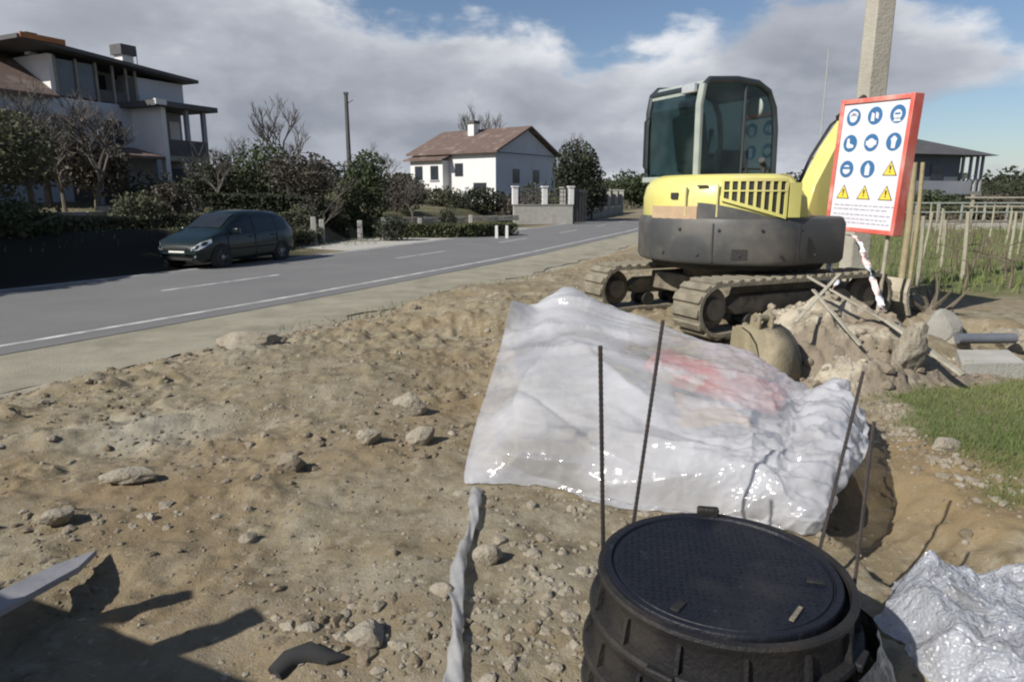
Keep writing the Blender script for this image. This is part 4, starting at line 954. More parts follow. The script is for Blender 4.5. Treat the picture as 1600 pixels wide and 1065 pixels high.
def folds(X, Y, seed, n, lr, wr, amp, wgt=None, ang=None, sd=.6):
    # n localised sharp-crested folds on the plane (X, Y in metres)
    q = np.random.default_rng(seed); H = np.zeros(X.shape); wx = X+.03*fbm(X*4, Y*4, seed=seed); wy = Y+.03*fbm(X*4+9, Y*4, seed=seed+1)
    x0, x1, y0, y1 = X.min(), X.max(), Y.min(), Y.max()
    for i in range(n):
        cx, cy = q.uniform(x0, x1), q.uniform(y0, y1); a = q.uniform(0, math.pi) if ang is None else q.normal(ang, sd)
        if wgt is not None and q.random() > wgt((cx-x0)/(x1-x0), (cy-y0)/(y1-y0)): continue
        l = q.uniform(*lr); w = q.uniform(*wr); dx, dy = wx-cx, wy-cy; t = dx*math.cos(a)+dy*math.sin(a); d = -dx*math.sin(a)+dy*math.cos(a)
        sk = np.where(d > 0, 1, q.uniform(.35, 1.0)); H += q.choice((-1, 1, 1))*amp*(w/wr[1])*q.uniform(.4, 1)*np.exp(-np.abs(d)/(w*sk))*np.exp(-(t/l)**2)
    return H
def facets(X, Y, seed, s):
    x = X*s+.5*fbm(X*s*.7, Y*s*.7, seed=seed); y = Y*s+.5*fbm(X*s*.7+7, Y*s*.7, seed=seed+3); w, k = worley(x, y, seed); return (w-.5)*(.5+k)/s
def normals(A):
    du = np.gradient(A, axis=1); dv = np.gradient(A, axis=0); n = np.cross(du, dv); l = np.linalg.norm(n, axis=-1, keepdims=True); n = n/np.maximum(l, 1e-9)
    return n
def wrap_sheet():
    rows = [
     [(800,470,5.20),(840,480,5.3),(885,450,5.4),(950,482,5.2),(1060,514,4.9),(1170,546,4.5),(1262,606,4.2),(1312,586,4.0),(1354,655,3.7)],
     [(785,530,4.7),(835,538,4.7),(888,520,4.8),(960,540,4.6),(1070,568,4.35),(1165,600,4.0),(1235,648,3.75),(1300,640,3.65),(1358,682,3.5)],
     [(764,600,4.1),(830,606,4.0),(888,612,3.95),(960,622,3.8),(1060,645,3.65),(1150,678,3.42),(1225,706,3.28),(1290,706,3.22),(1352,712,3.25)],
     [(742,668,3.68),(800,676,3.6),(870,688,3.5),(950,698,3.42),(1050,714,3.3),(1140,738,3.14),(1205,762,3.02),(1262,768,2.95),(1325,748,3.05)],
     [(726,735,3.42),(785,745,3.40),(865,752,3.34),(940,775,3.2),(1040,782,3.1),(1130,785,3.0),(1195,800,2.9),(1262,826,2.82),(1300,785,2.95)],
     [(728,762,3.36),(788,770,3.34),(866,775,3.30),(932,806,3.12),(1040,815,3.02),(1130,808,2.95),(1200,818,2.86),(1264,842,2.80),(1296,800,2.92)]]
    C = [[W(*q) for q in r] for r in rows]
    back = [Vector((p.x+.04, p.y+.22, .02)) for p in C[0]]; mid = [Vector((p.x+.02, p.y+.10, p.z*.6)) for p in C[0]]
    C = [back, mid]+C
    C = [[[p.x, p.y, p.z] for p in r] for r in C]
    A = catgrid(C, 40, 34); 
    g = height(A[..., 0], A[..., 1])+.012; nrm = normals(A); nrm *= np.sign(nrm[..., 2:3].mean())
    U = np.linspace(0, 1, A.shape[1])[None, :]; rt_ = ss(.42, .9, U)+0*A[..., 0]
    edge = np.minimum(ss(0, .04, U), ss(1, .97, U))
    X_, Y_ = A[..., 0], A[..., 1]*1.15+A[..., 2]
    d = .06*crease(A, 3, 1.7, 6)
    d = d+folds(X_, Y_, 3, 26, (.35, .9), (.05, .12), .07, ang=-.55, sd=.35)*(1-.5*rt_)+folds(X_, Y_, 5, 40, (.15, .5), (.02, .05), .035, ang=-.5, sd=.6)
    d = d+folds(X_, Y_, 7, 170, (.06, .28), (.012, .045), .050)*(.12+.88*rt_)
    d = d+facets(X_, Y_, 11, 5)*.35*rt_+facets(X_, Y_, 12, 11)*.38*(.15+.85*rt_)+facets(X_, Y_, 14, 26)*.25*(.1+.9*rt_)
    V_ = np.linspace(0, 1, A.shape[0])[:, None]
    d = np.clip(d, -.055, .16)+.085*ss(.30, .48, V_)*ss(.97, .75, V_)*ss(0, .15, U)*ss(1, .9, U)
    A = A+nrm*(d*(.35+.65*edge))[..., None]
    A[..., 2] = np.maximum(A[..., 2], np.where(A[..., 0] < 1.42, g, .01))
    org = np.array([.5, 4.2, 0])
    cl = W(1092, 606, 4.2)
    m = plastic('milky_plastic_sheet', .42, .84, 2.0, rough=.10, bump=.25, bscale=14, col=(.68,.69,.73), clear_at=((cl.x-org[0], cl.y-org[1], cl.z), .75))
    o = mesh_np('plastic_sheet', (A-org).reshape(-1, 3), grid_faces_up(A.shape[0], A.shape[1]), m, smooth=True); o.location = org
    setp(o, 'big milky plastic sheet draped over the stack in the middle of the photo', 'plastic sheet')
wrap_sheet()
# what the sheet covers: pallet, bags
pt = thing('pallet', 'wooden pallet under the milky plastic sheet', 'pallet', (.72, 4.25, gz(.72, 4.25)-.01), -14)
for k in range(6): MB().box((-.5+.2*k, 0, .13), (.12, 1.1, .022)).build('deck_board', M['wood'], pt)
for y in (-.48, 0, .48): MB().box((0, y, .06), (1.15, .09, .10)).build('bearer', M['wood'], pt)
def bag(c, d, rot, c1, c2, label):
    v, f = ICO[4]; q = np.sign(v)*np.abs(v)**.3; q *= np.array(d)/2; q += .012*fbm(v[:, 0]*3+c[0]*7, v[:, 1]*3, v[:, 2]*3, seed=8)[:, None]
    o = mesh_np('cement_bag', q, f, mat('bag_'+label[:9].replace(' ', '_'), c1, c2, 5, .8, .2, 20, spots=(.58,.55,.50), spot_scale=3.2, spot_lo=.52, spot_hi=.6), smooth=True); o.location = c; o.rotation_euler = [R(a) for a in rot]; setp(o, label, 'bag')
zz = .0
bag((.55, 4.35, .22), (1.0, .95, .16), (3, 0, -10), (.50,.47,.42), (.42,.40,.36), 'large grey paper bag lying lowest under the plastic sheet')
bag((.55, 4.5, .30), (.8, .60, .13), (4, 2, -8), (.52,.50,.46), (.40,.40,.40), 'grey paper bag in the middle under the plastic sheet')
a_ = W(1120, 566, 4.45); bag((a_.x, a_.y+.02, a_.z-.13), (.92, .46, .10), (5, 12, -24), (.50,.07,.07), (.60,.34,.30), 'red printed bag showing through the plastic sheet near its top edge')
a_ = W(1075, 615, 4.1); bag((a_.x-.05, a_.y, a_.z-.12), (.85, .40, .10), (8, 12, -20), (.62,.30,.06), (.62,.42,.18), 'orange and buff bag showing through the plastic sheet below the red one')
a_ = W(1050, 578, 4.4); bag((a_.x-.18, a_.y+.05, a_.z-.14), (.34, .30, .12), (6, 8, -20), (.25,.32,.38), (.34,.38,.42), 'blue-grey bag showing through the plastic sheet beside the red one')
bag((1.08, 3.72, .06), (.7, .5, .12), (0, 4, -20), (.45,.43,.40), (.36,.35,.33), 'grey paper bag under the low right end of the plastic sheet')

bag((1.12, 3.84, .10), (.50, .34, .10), (0, -4, -20), (.40,.39,.38), (.33,.33,.32), 'upper grey bag under the low right end of the plastic sheet')
bag((1.42, 3.35, .12), (.40, .5, .2), (0, 0, -30), (.30,.29,.28), (.25,.25,.24), 'dusty bag at the extreme right under the plastic sheet')
def bubble():
    x0, x1, y0, y1 = 1.02, 3.1, .9, 2.72; nu, nv_ = 420, 340
    u = np.linspace(0, 1, nu)[None, :]; v = np.linspace(0, 1, nv_)[:, None]
    # left edge wanders along the side of the iron frames
    lx = np.interp(v[:, 0], [0, .35, .6, .8, 1], [1.20, 1.26, 1.30, 1.28, 1.55])[:, None]+.05*fbm(v*6, v*0, seed=3)
    ty = 2.42+.10*u+.10*fbm(u*6, u*0+2, seed=5)
    X = lx+(x1-lx)*u+0*v; Y = y0+(ty-y0)*v+0*u
    e = np.minimum(np.minimum(ss(0, .09, u+0*v), ss(1, .88, v+0*u)), 1)
    A = np.stack([X, Y, 0*X], -1); P_ = A*1.0
    Z = .03+.17*e*(.75+.5*fbm(X*1.7, Y*1.7, seed=33))
    Z = Z+e*(folds(X, Y, 31, 130, (.08, .35), (.02, .07), .06)+folds(X, Y, 33, 420, (.03, .14), (.006, .022), .028)+facets(X, Y, 35, 6)*.35+facets(X, Y, 36, 15)*.45+facets(X, Y, 37, 34)*.35)
    A[..., 2] = np.maximum(height(X, Y)+.008, Z+.5*height(X, Y))
    hor = .03*fbm(X*9, Y*9, seed=44); A[..., 0] += hor; A[..., 1] += .03*fbm(X*9+5, Y*9, seed=45)
    org = np.array([1.9, 1.8, 0])
    o = mesh_np('bubble_wrap', (A-org).reshape(-1, 3), grid_faces(nv_, nu), plastic('bubble_wrap_film', .45, .85, 5, rough=.12, bump=.6, bscale=60, col=(.60,.63,.70), voro=70), smooth=True); o.location = org
    setp(o, 'crumpled heap of silvery bubble wrap in the bottom right corner', 'bubble wrap')
bubble()
def black_film():
    nu, nv_ = 120, 90; u = np.linspace(0, 1, nu)[None, :]; v = np.linspace(0, 1, nv_)[:, None]
    a = R(-70)+R(95)*u; r = .44+.13*v+.02*fbm(u*5, v*3, seed=3); X = DX+r*np.cos(a); Y = DY+r*np.sin(a); Z = .28*(1-v)**1.2+.02+0*u
    A = np.stack([X+0*v, Y+0*v, Z], -1); n_ = normals(A); A = A+n_*(.06*crease(A, 71, 7, 6)+.02*crease(A, 75, 18, 6))[..., None]; A[..., 2] = np.maximum(A[..., 2], height(A[..., 0], A[..., 1])+.006)
    org = np.array([DX+.5, DY, 0])
    o = mesh_np('black_film', (A-org).reshape(-1, 3), grid_faces(nv_, nu), mat('black_polythene', (.012,.014,.016), (.02,.024,.026), 6, .18, .3, 40), smooth=True); o.location = org
    setp(o, 'crumpled black plastic film tucked between the iron frames and the bubble wrap', 'plastic film')
black_film()

# grey plastic strip running from the sheet towards the camera
def strip():
    px = [(745, 772), (742, 800), (738, 840), (722, 880), (714, 930), (716, 990), (712, 1040), (708, 1090), (706, 1180)]
    P_ = [G(*q) for q in px]; pts = []
    for i in range(len(P_)-1):
        a, b, c, d = P_[max(i-1, 0)], P_[i], P_[i+1], P_[min(i+2, len(P_)-1)]
        for k in range(10):
            t_ = k/10; pts.append(.5*((2*b)+(c-a)*t_+(2*a-5*b+4*c-d)*t_*t_+(3*b-a-3*c+d)*t_**3))
    n = len(pts); V, Fc = [], []; m = 9
    for i, p in enumerate(pts):
        t_ = (pts[min(i+1, n-1)]-pts[max(i-1, 0)]).normalized(); nr = Vector((t_.y, -t_.x, 0))
        w = .025+.006*math.sin(i*.21)+.003*math.sin(i*.77)
        for k in range(m):
            s = (k/(m-1)-.5)*2; q = p+nr*w*s; z = gz(p.x, p.y)+.028+.008*(1-s*s)+.007*math.sin(i*.25+s*2)+.003*math.sin(i*.8+s*4); V.append((q.x, q.y, z))
    for i in range(n-1):
        for k in range(m-1): Fc.append((i*m+k, i*m+k+1, (i+1)*m+k+1, (i+1)*m+k))
    o = MB().add(V, Fc).build('plastic_strip', plastic('grey_strip_plastic', .55, .85, 9, rough=.4, bump=.3, col=(.50,.50,.50)), smooth=True); sm = o.modifiers.new('t', 'SOLIDIFY'); sm.thickness = .004
    setp(o, 'long wrinkled grey plastic strip running from the sheet down to the bottom edge', 'plastic strip')
strip()
# black bent tube near the bottom edge
pts = [G(430, 1062)+Vector((0, 0, .02)), G(452, 1046)+Vector((0, 0, .035)), G(485, 1036)+Vector((0, 0, .04)), G(515, 1042)+Vector((0, 0, .03)), G(540, 1036)+Vector((0, 0, .02))]
o0 = pts[2]; o = MB().tube([p-o0 for p in pts], [.030, .034, .036, .026, .012], 12).build('rubber_tube', M['tyre'], smooth=True); o.location = o0
setp(o, 'short black piece of rubber tube lying at the bottom edge of the photo', 'tube')
# grey board poking in from the lower left, and an unseen stack added to cast shadow
a_ = G(157, 872)+Vector((0, 0, .03)); b_ = G(-140, 1130)+Vector((0, 0, .22))
bd = thing('grey_board', 'pointed grey board poking in from the bottom left corner, half in shade', 'board', a_); d = b_-a_
bd.rotation_euler = d.to_track_quat('X', 'Z').to_euler()
MB().prism([(0, -.01), (.22, .055), (d.length, .075), (d.length, -.085), (.20, -.06)], -.012, .012).build('board', mat('grey_board', (.27,.27,.28), (.18,.18,.20), 4, .7, .2, 40), bd, bevel=.003)
def shadow_board_stack():
    e = Vector((1.3, -.59, 0)).normalized(); q = Vector((e.y, -e.x, 0)); base = Vector((-1.33, .86, 0))
    ang = math.degrees(math.atan2(e.y, e.x)); t = thing('shadow_board_stack', 'unseen stack of boards added to cast shadow, just outside the left edge of the photo', 'shadow caster', base, ang)
    # local: -x back along edge, -y toward camera
    r = random.Random(2); z = 0
    for k in range(11):
        th = .095; MB().box((-1.3+r.uniform(-.03, .0), -.85+r.uniform(-.02, 0), z+th/2), (2.6, 1.7, th-.012)).build('panel', M['wood_grey'], t, bevel=.004, seg=1); z += th
    sh = Vector((-to_sun.x, -to_sun.y, 0))/to_sun.z
    for (px, py, w) in ((262, 934, .055), (388, 972, .06)):  # added battens, placed by where their shadow tips land
        g = G(px, py); tip = Vector((g.x, g.y, 0))-sh*z; tip.z = z+.02; lt = Matrix.Rotation(-R(ang), 4, 'Z') @ (tip-base)
        dr = Vector((.45, .9, 0)).normalized(); mb = MB(); 
        a = Vector((lt.x, lt.y, z+.03)); b = a+(Matrix.Rotation(-R(ang), 4, 'Z') @ Vector((-.75, -.55, 0))); dd = b-a
        m_ = Matrix.Translation((a+b)/2) @ dd.to_track_quat('X', 'Z').to_matrix().to_4x4(); mb.T = m_; mb.box((0, 0, 0), (dd.length, w*1.7, .045)); mb.build('batten', M['wood_grey'], t)
shadow_board_stack()

# ------------------------------------------------------------------ parked car
def car():
    fr, rr_ = G(333, 420, ROADZ), G(452, 404, ROADZ); hd = (fr-rr_).normalized(); ang = math.degrees(math.atan2(hd.y, hd.x))
    mid = (fr+rr_)/2+Vector((-hd.y, hd.x, 0))*(-.78)
    T = thing('parked_car', 'dark green hatchback parked on the far verge of the road', 'car', (mid.x, mid.y, ROADZ-.015), ang)
    # local X forward, left side +Y ; the camera sees the left side (+Y)
    st = [  # x, half width, z bottom, z belt, z top, roof half width
        (-1.98, .62, .38, .78, .80, .60), (-1.92, .74, .28, .90, 1.02, .62), (-1.70, .80, .22, .93, 1.30, .60), (-1.35, .82, .19, .93, 1.44, .59), (-.8, .83, .18, .92, 1.49, .60),
        (-.2, .83, .18, .91, 1.50, .60), (.20, .83, .18, .90, 1.47, .59), (.55, .83, .18, .90, 1.33, .60), (.92, .82, .18, .92, 1.10, .64), (1.15, .81, .18, .93, .955, .66), (1.5, .79, .19, .86, .885, .64),
        (1.78, .74, .21, .74, .76, .60), (1.93, .66, .25, .62, .65, .54), (1.99, .54, .30, .50, .53, .48)]
    def sec(s):
        x, w, zb, ze, zt, wr = s
        h = [(0, zb), (w*.86, zb), (w*.97, zb+.08), (w, zb+.25 if zb+.25 < ze else (zb+ze)/2), (w*.985, ze-.06), (w*.95, ze), ((w*.95*.35+wr*.65), ze+(zt-ze)*.62), (wr, ze+(zt-ze)*.88), (wr*.82, zt), (0, zt+.018)]
        return h+[(-a, b) for a, b in h[-2:0:-1]]
    P, Fc = [], []; n = len(sec(st[0]))
    for s in st: P += [(s[0], a, b) for a, b in sec(s)]
    for i in range(len(st)-1):
        for k in range(n): k2 = (k+1) % n; Fc.append((i*n+k, i*n+k2, (i+1)*n+k2, (i+1)*n+k))
    Fc += [tuple(range(n)), tuple((len(st)-1)*n+k for k in range(n))]
    B = MB().add(P, Fc).build('body', M['carpaint'], T, smooth=True)
    def interp(x):
        for a, b in zip(st[:-1], st[1:]):
            if a[0] <= x <= b[0]: t = (x-a[0])/(b[0]-a[0]); return tuple(p+(q-p)*t for p, q in zip(a, b))
    def side_pt(x, f, sg, off=.008):     # f in 0..1 between belt and roof
        s = interp(x); y0, z0 = s[1]*.95, s[3]; y1, z1 = (s[1]*.95*.35+s[5]*.65), s[3]+(s[4]-s[3])*.62; y2, z2 = s[5], s[3]+(s[4]-s[3])*.88
        if f < .7: t = f/.7; y, z = y0+(y1-y0)*t, z0+(z1-z0)*t
        else: t = (f-.7)/.3; y, z = y1+(y2-y1)*t, z1+(z2-z1)*t
        return (x, sg*(y+off), z)
    for sg in (-1, 1):
        for (xs, nm) in (([-1.62, -1.3, -1.08], 'quarter_window'), ([-1.02, -.7, -.35, -.14], 'rear_door_window'), ([-.06, .2, .5, .86], 'front_door_window')):
            P = []; top = .93
            for x in xs: P.append(side_pt(x, .07, sg))
            for x in xs: P.append(side_pt(x, .65 if False else .68, sg))
            for x in xs: P.append(side_pt(x, .92, sg))
            m_ = len(xs); Fq = [(r_*m_+k, r_*m_+k+1, (r_+1)*m_+k+1, (r_+1)*m_+k) for r_ in range(2) for k in range(m_-1)]
            MB().add(P, Fq).build(nm, M['carglass'], T)
        for x in (-1.05, -.10, .98):
            MB().box((x, sg*.828, .55), (.010, .012, .68)).build('door_seam', M['tyre'], T)
        MB().box((-.05, sg*.832, .50), (2.1, .02, .05)).build('side_moulding', M['tyre'], T, bevel=.005)
        for x in (-.92, .02): MB().box((x+.05, sg*.832, .80), (.16, .03, .03)).build('door_handle', M['tyre'], T, bevel=.006)
        mi = MB().box((.78, sg*.93, .98), (.12, .20, .15)).build('mirror', M['carpaint'], T, bevel=.03); MB().box((.715, sg*.93, .98), (.01, .16, .11)).build('mirror_glass', M['chrome'], mi)
        for x in (-1.23, 1.23):
            MB().lathe([(0, -.10), (.36, -.10), (.36, .015), (0, .015)], 28, (x, sg*.80, .31), 'y').build('wheel_arch', M['tyre'], T)
            w = MB().lathe([(.19, -.09), (.28, -.095), (.305, -.07), (.305, .06), (.28, .09), (.19, .09), (.19, -.09)], 30, (x, sg*.755, .305), 'y').build('wheel', M['tyre'], T, smooth=True)
            y = sg*.755
            mb = MB().lathe([(0, sg*.075), (.05, sg*.075), (.06, sg*.06), (.19, sg*.06), (.205, sg*.092), (.215, sg*.08)], 24, (x, y, .305), 'y'); rm = mb.build('rim', M['rim'], w, smooth=True)
            for k in range(7):
                a = R(360/7*k); MB().box((x+.125*math.cos(a), y+sg*.063, .305+.125*math.sin(a)), (.045, .012, .045)).build('rim_hole', M['tyre'], w)
        hl = [(1.55, sg*.775, .70), (1.55, sg*.77, .80), (1.82, sg*.69, .735), (1.955, sg*.52, .60), (1.975, sg*.46, .57), (1.985, sg*.46, .50), (1.93, sg*.655, .52), (1.80, sg*.735, .58)]
        c = Vector((0, 0, 0))
        for q in hl: c += Vector(q)/8
        MB().add([Vector(q)+Vector((.014, sg*.014, .006)) for q in hl]+[c+Vector((.05, sg*.04, .02))], [(i, (i+1) % 8, 8) for i in range(8)]).build('headlight', M['chrome'], T, smooth=True)
        MB().box((1.955, sg*.52, .36), (.03, .14, .07)).build('fog_lamp', M['chrome'], T, bevel=.01)
        MB().box((-1.955, sg*.60, .86), (.06, .16, .20)).build('tail_lamp', mat('tail_red', (.3,.02,.02), (.25,.02,.02), 5, .3), T, bevel=.02)
    # windscreen and rear window
    P = []
    for (x, f) in ((.99, .03), (.80, .45), (.55, .80), (.36, .95)):
        s = interp(x); z = s[4]+.022; wv = s[5]*.86
        for k in (-1, -.5, 0, .5, 1): P.append((x+.004, wv*k, z-(.012 if abs(k) == 1 else 0)))
    MB().add(P, [(r_*5+k, r_*5+k+1, (r_+1)*5+k+1, (r_+1)*5+k) for r_ in range(3) for k in range(4)]).build('windscreen', M['carglass'], T, smooth=True)
    MB().add([(-1.90, .5, 1.09), (-1.90, -.5, 1.09), (-1.74, -.5, 1.30), (-1.74, .5, 1.30)], [(0, 1, 2, 3)]).build('rear_window', M['carglass'], T)
    MB().box((2.0, 0, .435), (.02, .52, .12)).build('number_plate', M['plate'], T, bevel=.004)
    MB().box((1.985, 0, .56), (.02, .66, .06)).build('grille', M['tyre'], T, bevel=.005)
    MB().box((1.965, 0, .30), (.05, 1.0, .10)).build('lower_grille', M['tyre'], T, bevel=.01)
    MB().tube([(1.96, -.62, .44), (2.02, -.4, .42), (2.03, 0, .42), (2.02, .4, .42), (1.96, .62, .44)], .035, 8).build('bumper_strip', M['carpaint'], T, smooth=True)
    MB().tube([(-.9, .3, 1.5), (-1.2, .3, 1.78)], .006, 5).build('aerial', M['tyre'], T)
car()

# ------------------------------------------------------------------ left house
def left_house():
    u = Vector((.4302, .9027, 0)); T = thing('white_house', 'large white house with red tiled roof and dark balconies at the upper left', 'house', (-22, 30, 0), math.degrees(math.atan2(u.y, u.x)))
    # local x = along facade (away), local y = -N  (N faces the road, i.e. -Y local)
    g0 = .6
    def B(a, b, nm, m, par=T, bev=0): return MB().b2(a, b).build(nm, m, par, bevel=bev)
    B((-6, .0, g0), (6.9, 8, 5.9), 'wall', M['white_shaded'])
    B((6.9, .0, g0), (9.3, 7, 5.9), 'wall', M['white_shaded'])
    # red main roof with verge at x=2.8
    P = [(-7, -.5, 5.75), (2.8, -.5, 5.75), (2.8, 4, 8.4), (-7, 4, 8.4), (2.8, 8.5, 5.75), (-7, 8.5, 5.75)]
    P2 = [(a, b, c+.14) for a, b, c in P]
    MB().add(P+P2, [(0,1,2,3), (3,2,4,5), (6,9,8,7), (9,11,10,8), (0,6,7,1), (1,7,8,2), (2,8,10,4), (5,11,6,0), (4,10,11,5)]).build('roof', M['tile'], T)
    rf = T.children[-1]
    MB().add([(2.79, -.3, 5.8), (2.79, 4, 8.35), (2.79, 8.3, 5.8)], [(0, 1, 2)]).build('gable', M['white'], T)
    # upper volume
    B((2.85, .10, 5.9), (3.1, 6, 7.75), 'wall', M['white'])
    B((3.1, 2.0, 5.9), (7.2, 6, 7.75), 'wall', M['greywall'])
    B((7.2, .10, 5.9), (9.9, 6, 7.35), 'wall', M['white_shaded'])
    tw = B((3.4, 1.93, 6.0), (4.9, 1.985, 7.5), 'window', M['darkwin']); B((5.2, 1.93, 6.0), (6.8, 1.985, 7.5), 'window', M['darkwin'])
    B((3.1, .14, 6.0), (5.0, .20, 7.6), 'glazing', mat('terrace_glass', (.05,.075,.10), (.08,.11,.14), 2, .2))
    for x in (3.12, 4.1, 5.05, 5.9, 6.6, 7.1): B((x-.05, .05, 5.9), (x+.05, .15, 7.7), 'post', M['concrete_dark'])
    B((5.05, .06, 5.95), (7.2, .10, 6.5), 'railing', M['slate'])
    MB().add([(1.2, -.7, 8.02), (10.3, -.7, 7.42), (10.3, 6.6, 7.42), (1.2, 6.6, 8.02), (1.2, -.7, 8.2), (10.3, -.7, 7.58), (10.3, 6.6, 7.58), (1.2, 6.6, 8.2)], [(3,2,1,0), (4,5,6,7), (0,1,5,4), (1,2,6,5), (2,3,7,6), (3,0,4,7)]).build('upper_roof', M['slate'], T)
    B((1.3, -.78, 8.06), (3.2, -.70, 8.28), 'fascia', mat('orange_fascia', (.40,.16,.05), (.3,.12,.05), 2, .7))
    # eave slab of the lower storey and the bay
    B((6.0, -2.6, 5.75), (9.7, 0.5, 6.0), 'balcony_roof', M['slate'])
    B((6.0, -2.66, 5.80), (6.6, -2.5, 6.05), 'slab_edge', M['white'])
    B((6.6, -2.2, g0), (6.85, -.0, 5.75), 'bay_end_wall', M['white'])
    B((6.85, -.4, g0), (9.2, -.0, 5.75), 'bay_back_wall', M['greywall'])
    B((6.85, -2.2, 3.2), (9.25, -.4, 3.45), 'balcony_floor', M['concrete_dark'])
    B((6.85, -2.2, 3.45), (9.25, -2.12, 4.25), 'balcony_parapet', M['slate'])
    for x in (8.1, 9.15): B((x-.1, -2.2, g0), (x+.1, -2.0, 5.75), 'column', M['greywall'])
    B((7.3, -.46, 3.5), (8.1, -.405, 5.4), 'door', M['darkwin']); B((8.4, -.46, 4.2), (9.0, -.405, 5.3), 'window', M['white']); B((7.2, -.46, .8), (9.2, -.405, 2.9), 'garage_door', M['slate'])
    # windows of the lower wall
    for (x, z0, z1) in ((.2, 3.9, 5.1), (2.6, 3.9, 5.1), (5.0, 3.9, 5.1), (-2.4, 3.9, 5.1)):
        w = B((x, -.05, z0), (x+1.0, -.003, z1), 'window', M['darkwin']); B((x-.08, -.07, z0-.1), (x+1.08, -.002, z0-.005), 'sill', M['white'], w); B((x+.47, -.06, z0), (x+.53, -.052, z1), 'frame', M['white'], w)
    # lean-to
    MB().add([(2.9, -2.3, 3.25), (6.5, -2.3, 3.25), (6.5, .0, 3.75), (2.9, .0, 3.75), (2.9, -2.3, 3.38), (6.5, -2.3, 3.38), (6.5, .0, 3.88), (2.9, .0, 3.88)], [(3,2,1,0), (4,5,6,7), (0,1,5,4), (1,2,6,5), (2,3,7,6), (3,0,4,7)]).build('porch_roof', M['tile'], T)
    for x in (3.0, 6.2): B((x-.14, -2.25, g0), (x+.14, -2.0, 3.3), 'porch_pillar', M['greywall'])
    B((3.2, -.08, g0), (6.0, -.004, 3.0), 'porch_opening', M['slate'])
    for (x, y, zb, zt, w) in ((3.0, 1.5, 7.8, 8.75, .35), (7.8, 1.7, 7.4, 9.1, .62)):
        c = B((x-w/2, y-w/2, zb), (x+w/2, y+w/2, zt-.5), 'chimney', M['white']); B((x-w*.7, y-w*.7, zt-.5), (x+w*.7, y+w*.7, zt), 'chimney_cap', M['slate'], c)
    MB().tube([(8.4, 1.5, 7.4), (8.4, 1.5, 9.0)], .02, 5).build('aerial', M['slate'], T)
left_house()

def mid_house():
    a = Vector((-1.4, 60, 0)); v = Vector((-.81, .58, 0)).normalized(); T = thing('white_cottage', 'white two-storey house with shallow red roof beyond the gardens in the middle distance', 'house', a, math.degrees(math.atan2(v.y, v.x)))
    # local x along facade leftwards; facade faces local +y? (towards the camera-left)
    n = Vector((-v.y, v.x, 0)); s = 1 if n.dot(Vector((-.7, -.7, 0))) > 0 else -1     # outward facade side
    def B(p, q, nm, m, par=T): return MB().b2((p[0], s*p[1], p[2]), (q[0], s*q[1], q[2])).build(nm, m, par)
    L, D_, g0, ev, rd = 9.6, -9.5, .4, 5.15, 7.3
    B((0, 0, g0), (L, D_, ev), 'wall', M['white'])
    MB().prism([(0, ev), (s*D_, ev), (s*D_/2, rd)], .0, .25, 'x').build('gable', M['white_shaded'], T)
    B((-.02, .0, g0), (-.003, D_, ev), 'end_wall', M['white_shaded'])  # shade tone laid over the white gable end
    MB().prism([(s*.5, ev-.08), (s*D_/2, rd+.12), (s*(D_-.5), ev-.08), (s*(D_-.5), ev+.08), (s*D_/2, rd+.30), (s*.5, ev+.08)], -.5, L+.4, 'x').build('roof', M['tile'], T)
    B((-.52, .5, ev-.1), (-.501, D_-.5, ev-.02), 'verge', M['slate'])
    B((5.2, .9, g0), (L-.5, 0, ev-.6), 'porch_block', M['white'])
    MB().prism([(s*1.3, ev-.62), (s*0, ev-.25), (s*0, ev-.1), (s*1.3, ev-.48)], 4.9, L, 'x').build('porch_roof', M['tile'], T)
    for x in (5.7, 7.6):
        w = B((x, .96, 2.9), (x+.9, .903, 4.1), 'window', M['darkwin']); B((x-.1, .99, 2.75), (x+1.0, .905, 2.88), 'sill', M['greywall'], w)
    for x in (3.6,):
        w = B((x, .06, 3.2), (x+.9, .003, 4.3), 'window', M['darkwin'])
    B((1.0, .06, 1.2), (2.4, .003, 2.6), 'window', M['darkwin'])
    c = B((4.9, -3.2, 6.3), (5.6, -3.9, 8.0), 'chimney', M['white']); B((4.8, -3.1, 8.0), (5.7, -4.0, 8.25), 'chimney_cap', M['slate'], c)
    for k in range(2):
        B((-.06, -2.5-3.2*k, 2.6), (-.022, -3.5-3.2*k, 3.8), 'window', M['darkwin'])
mid_house()
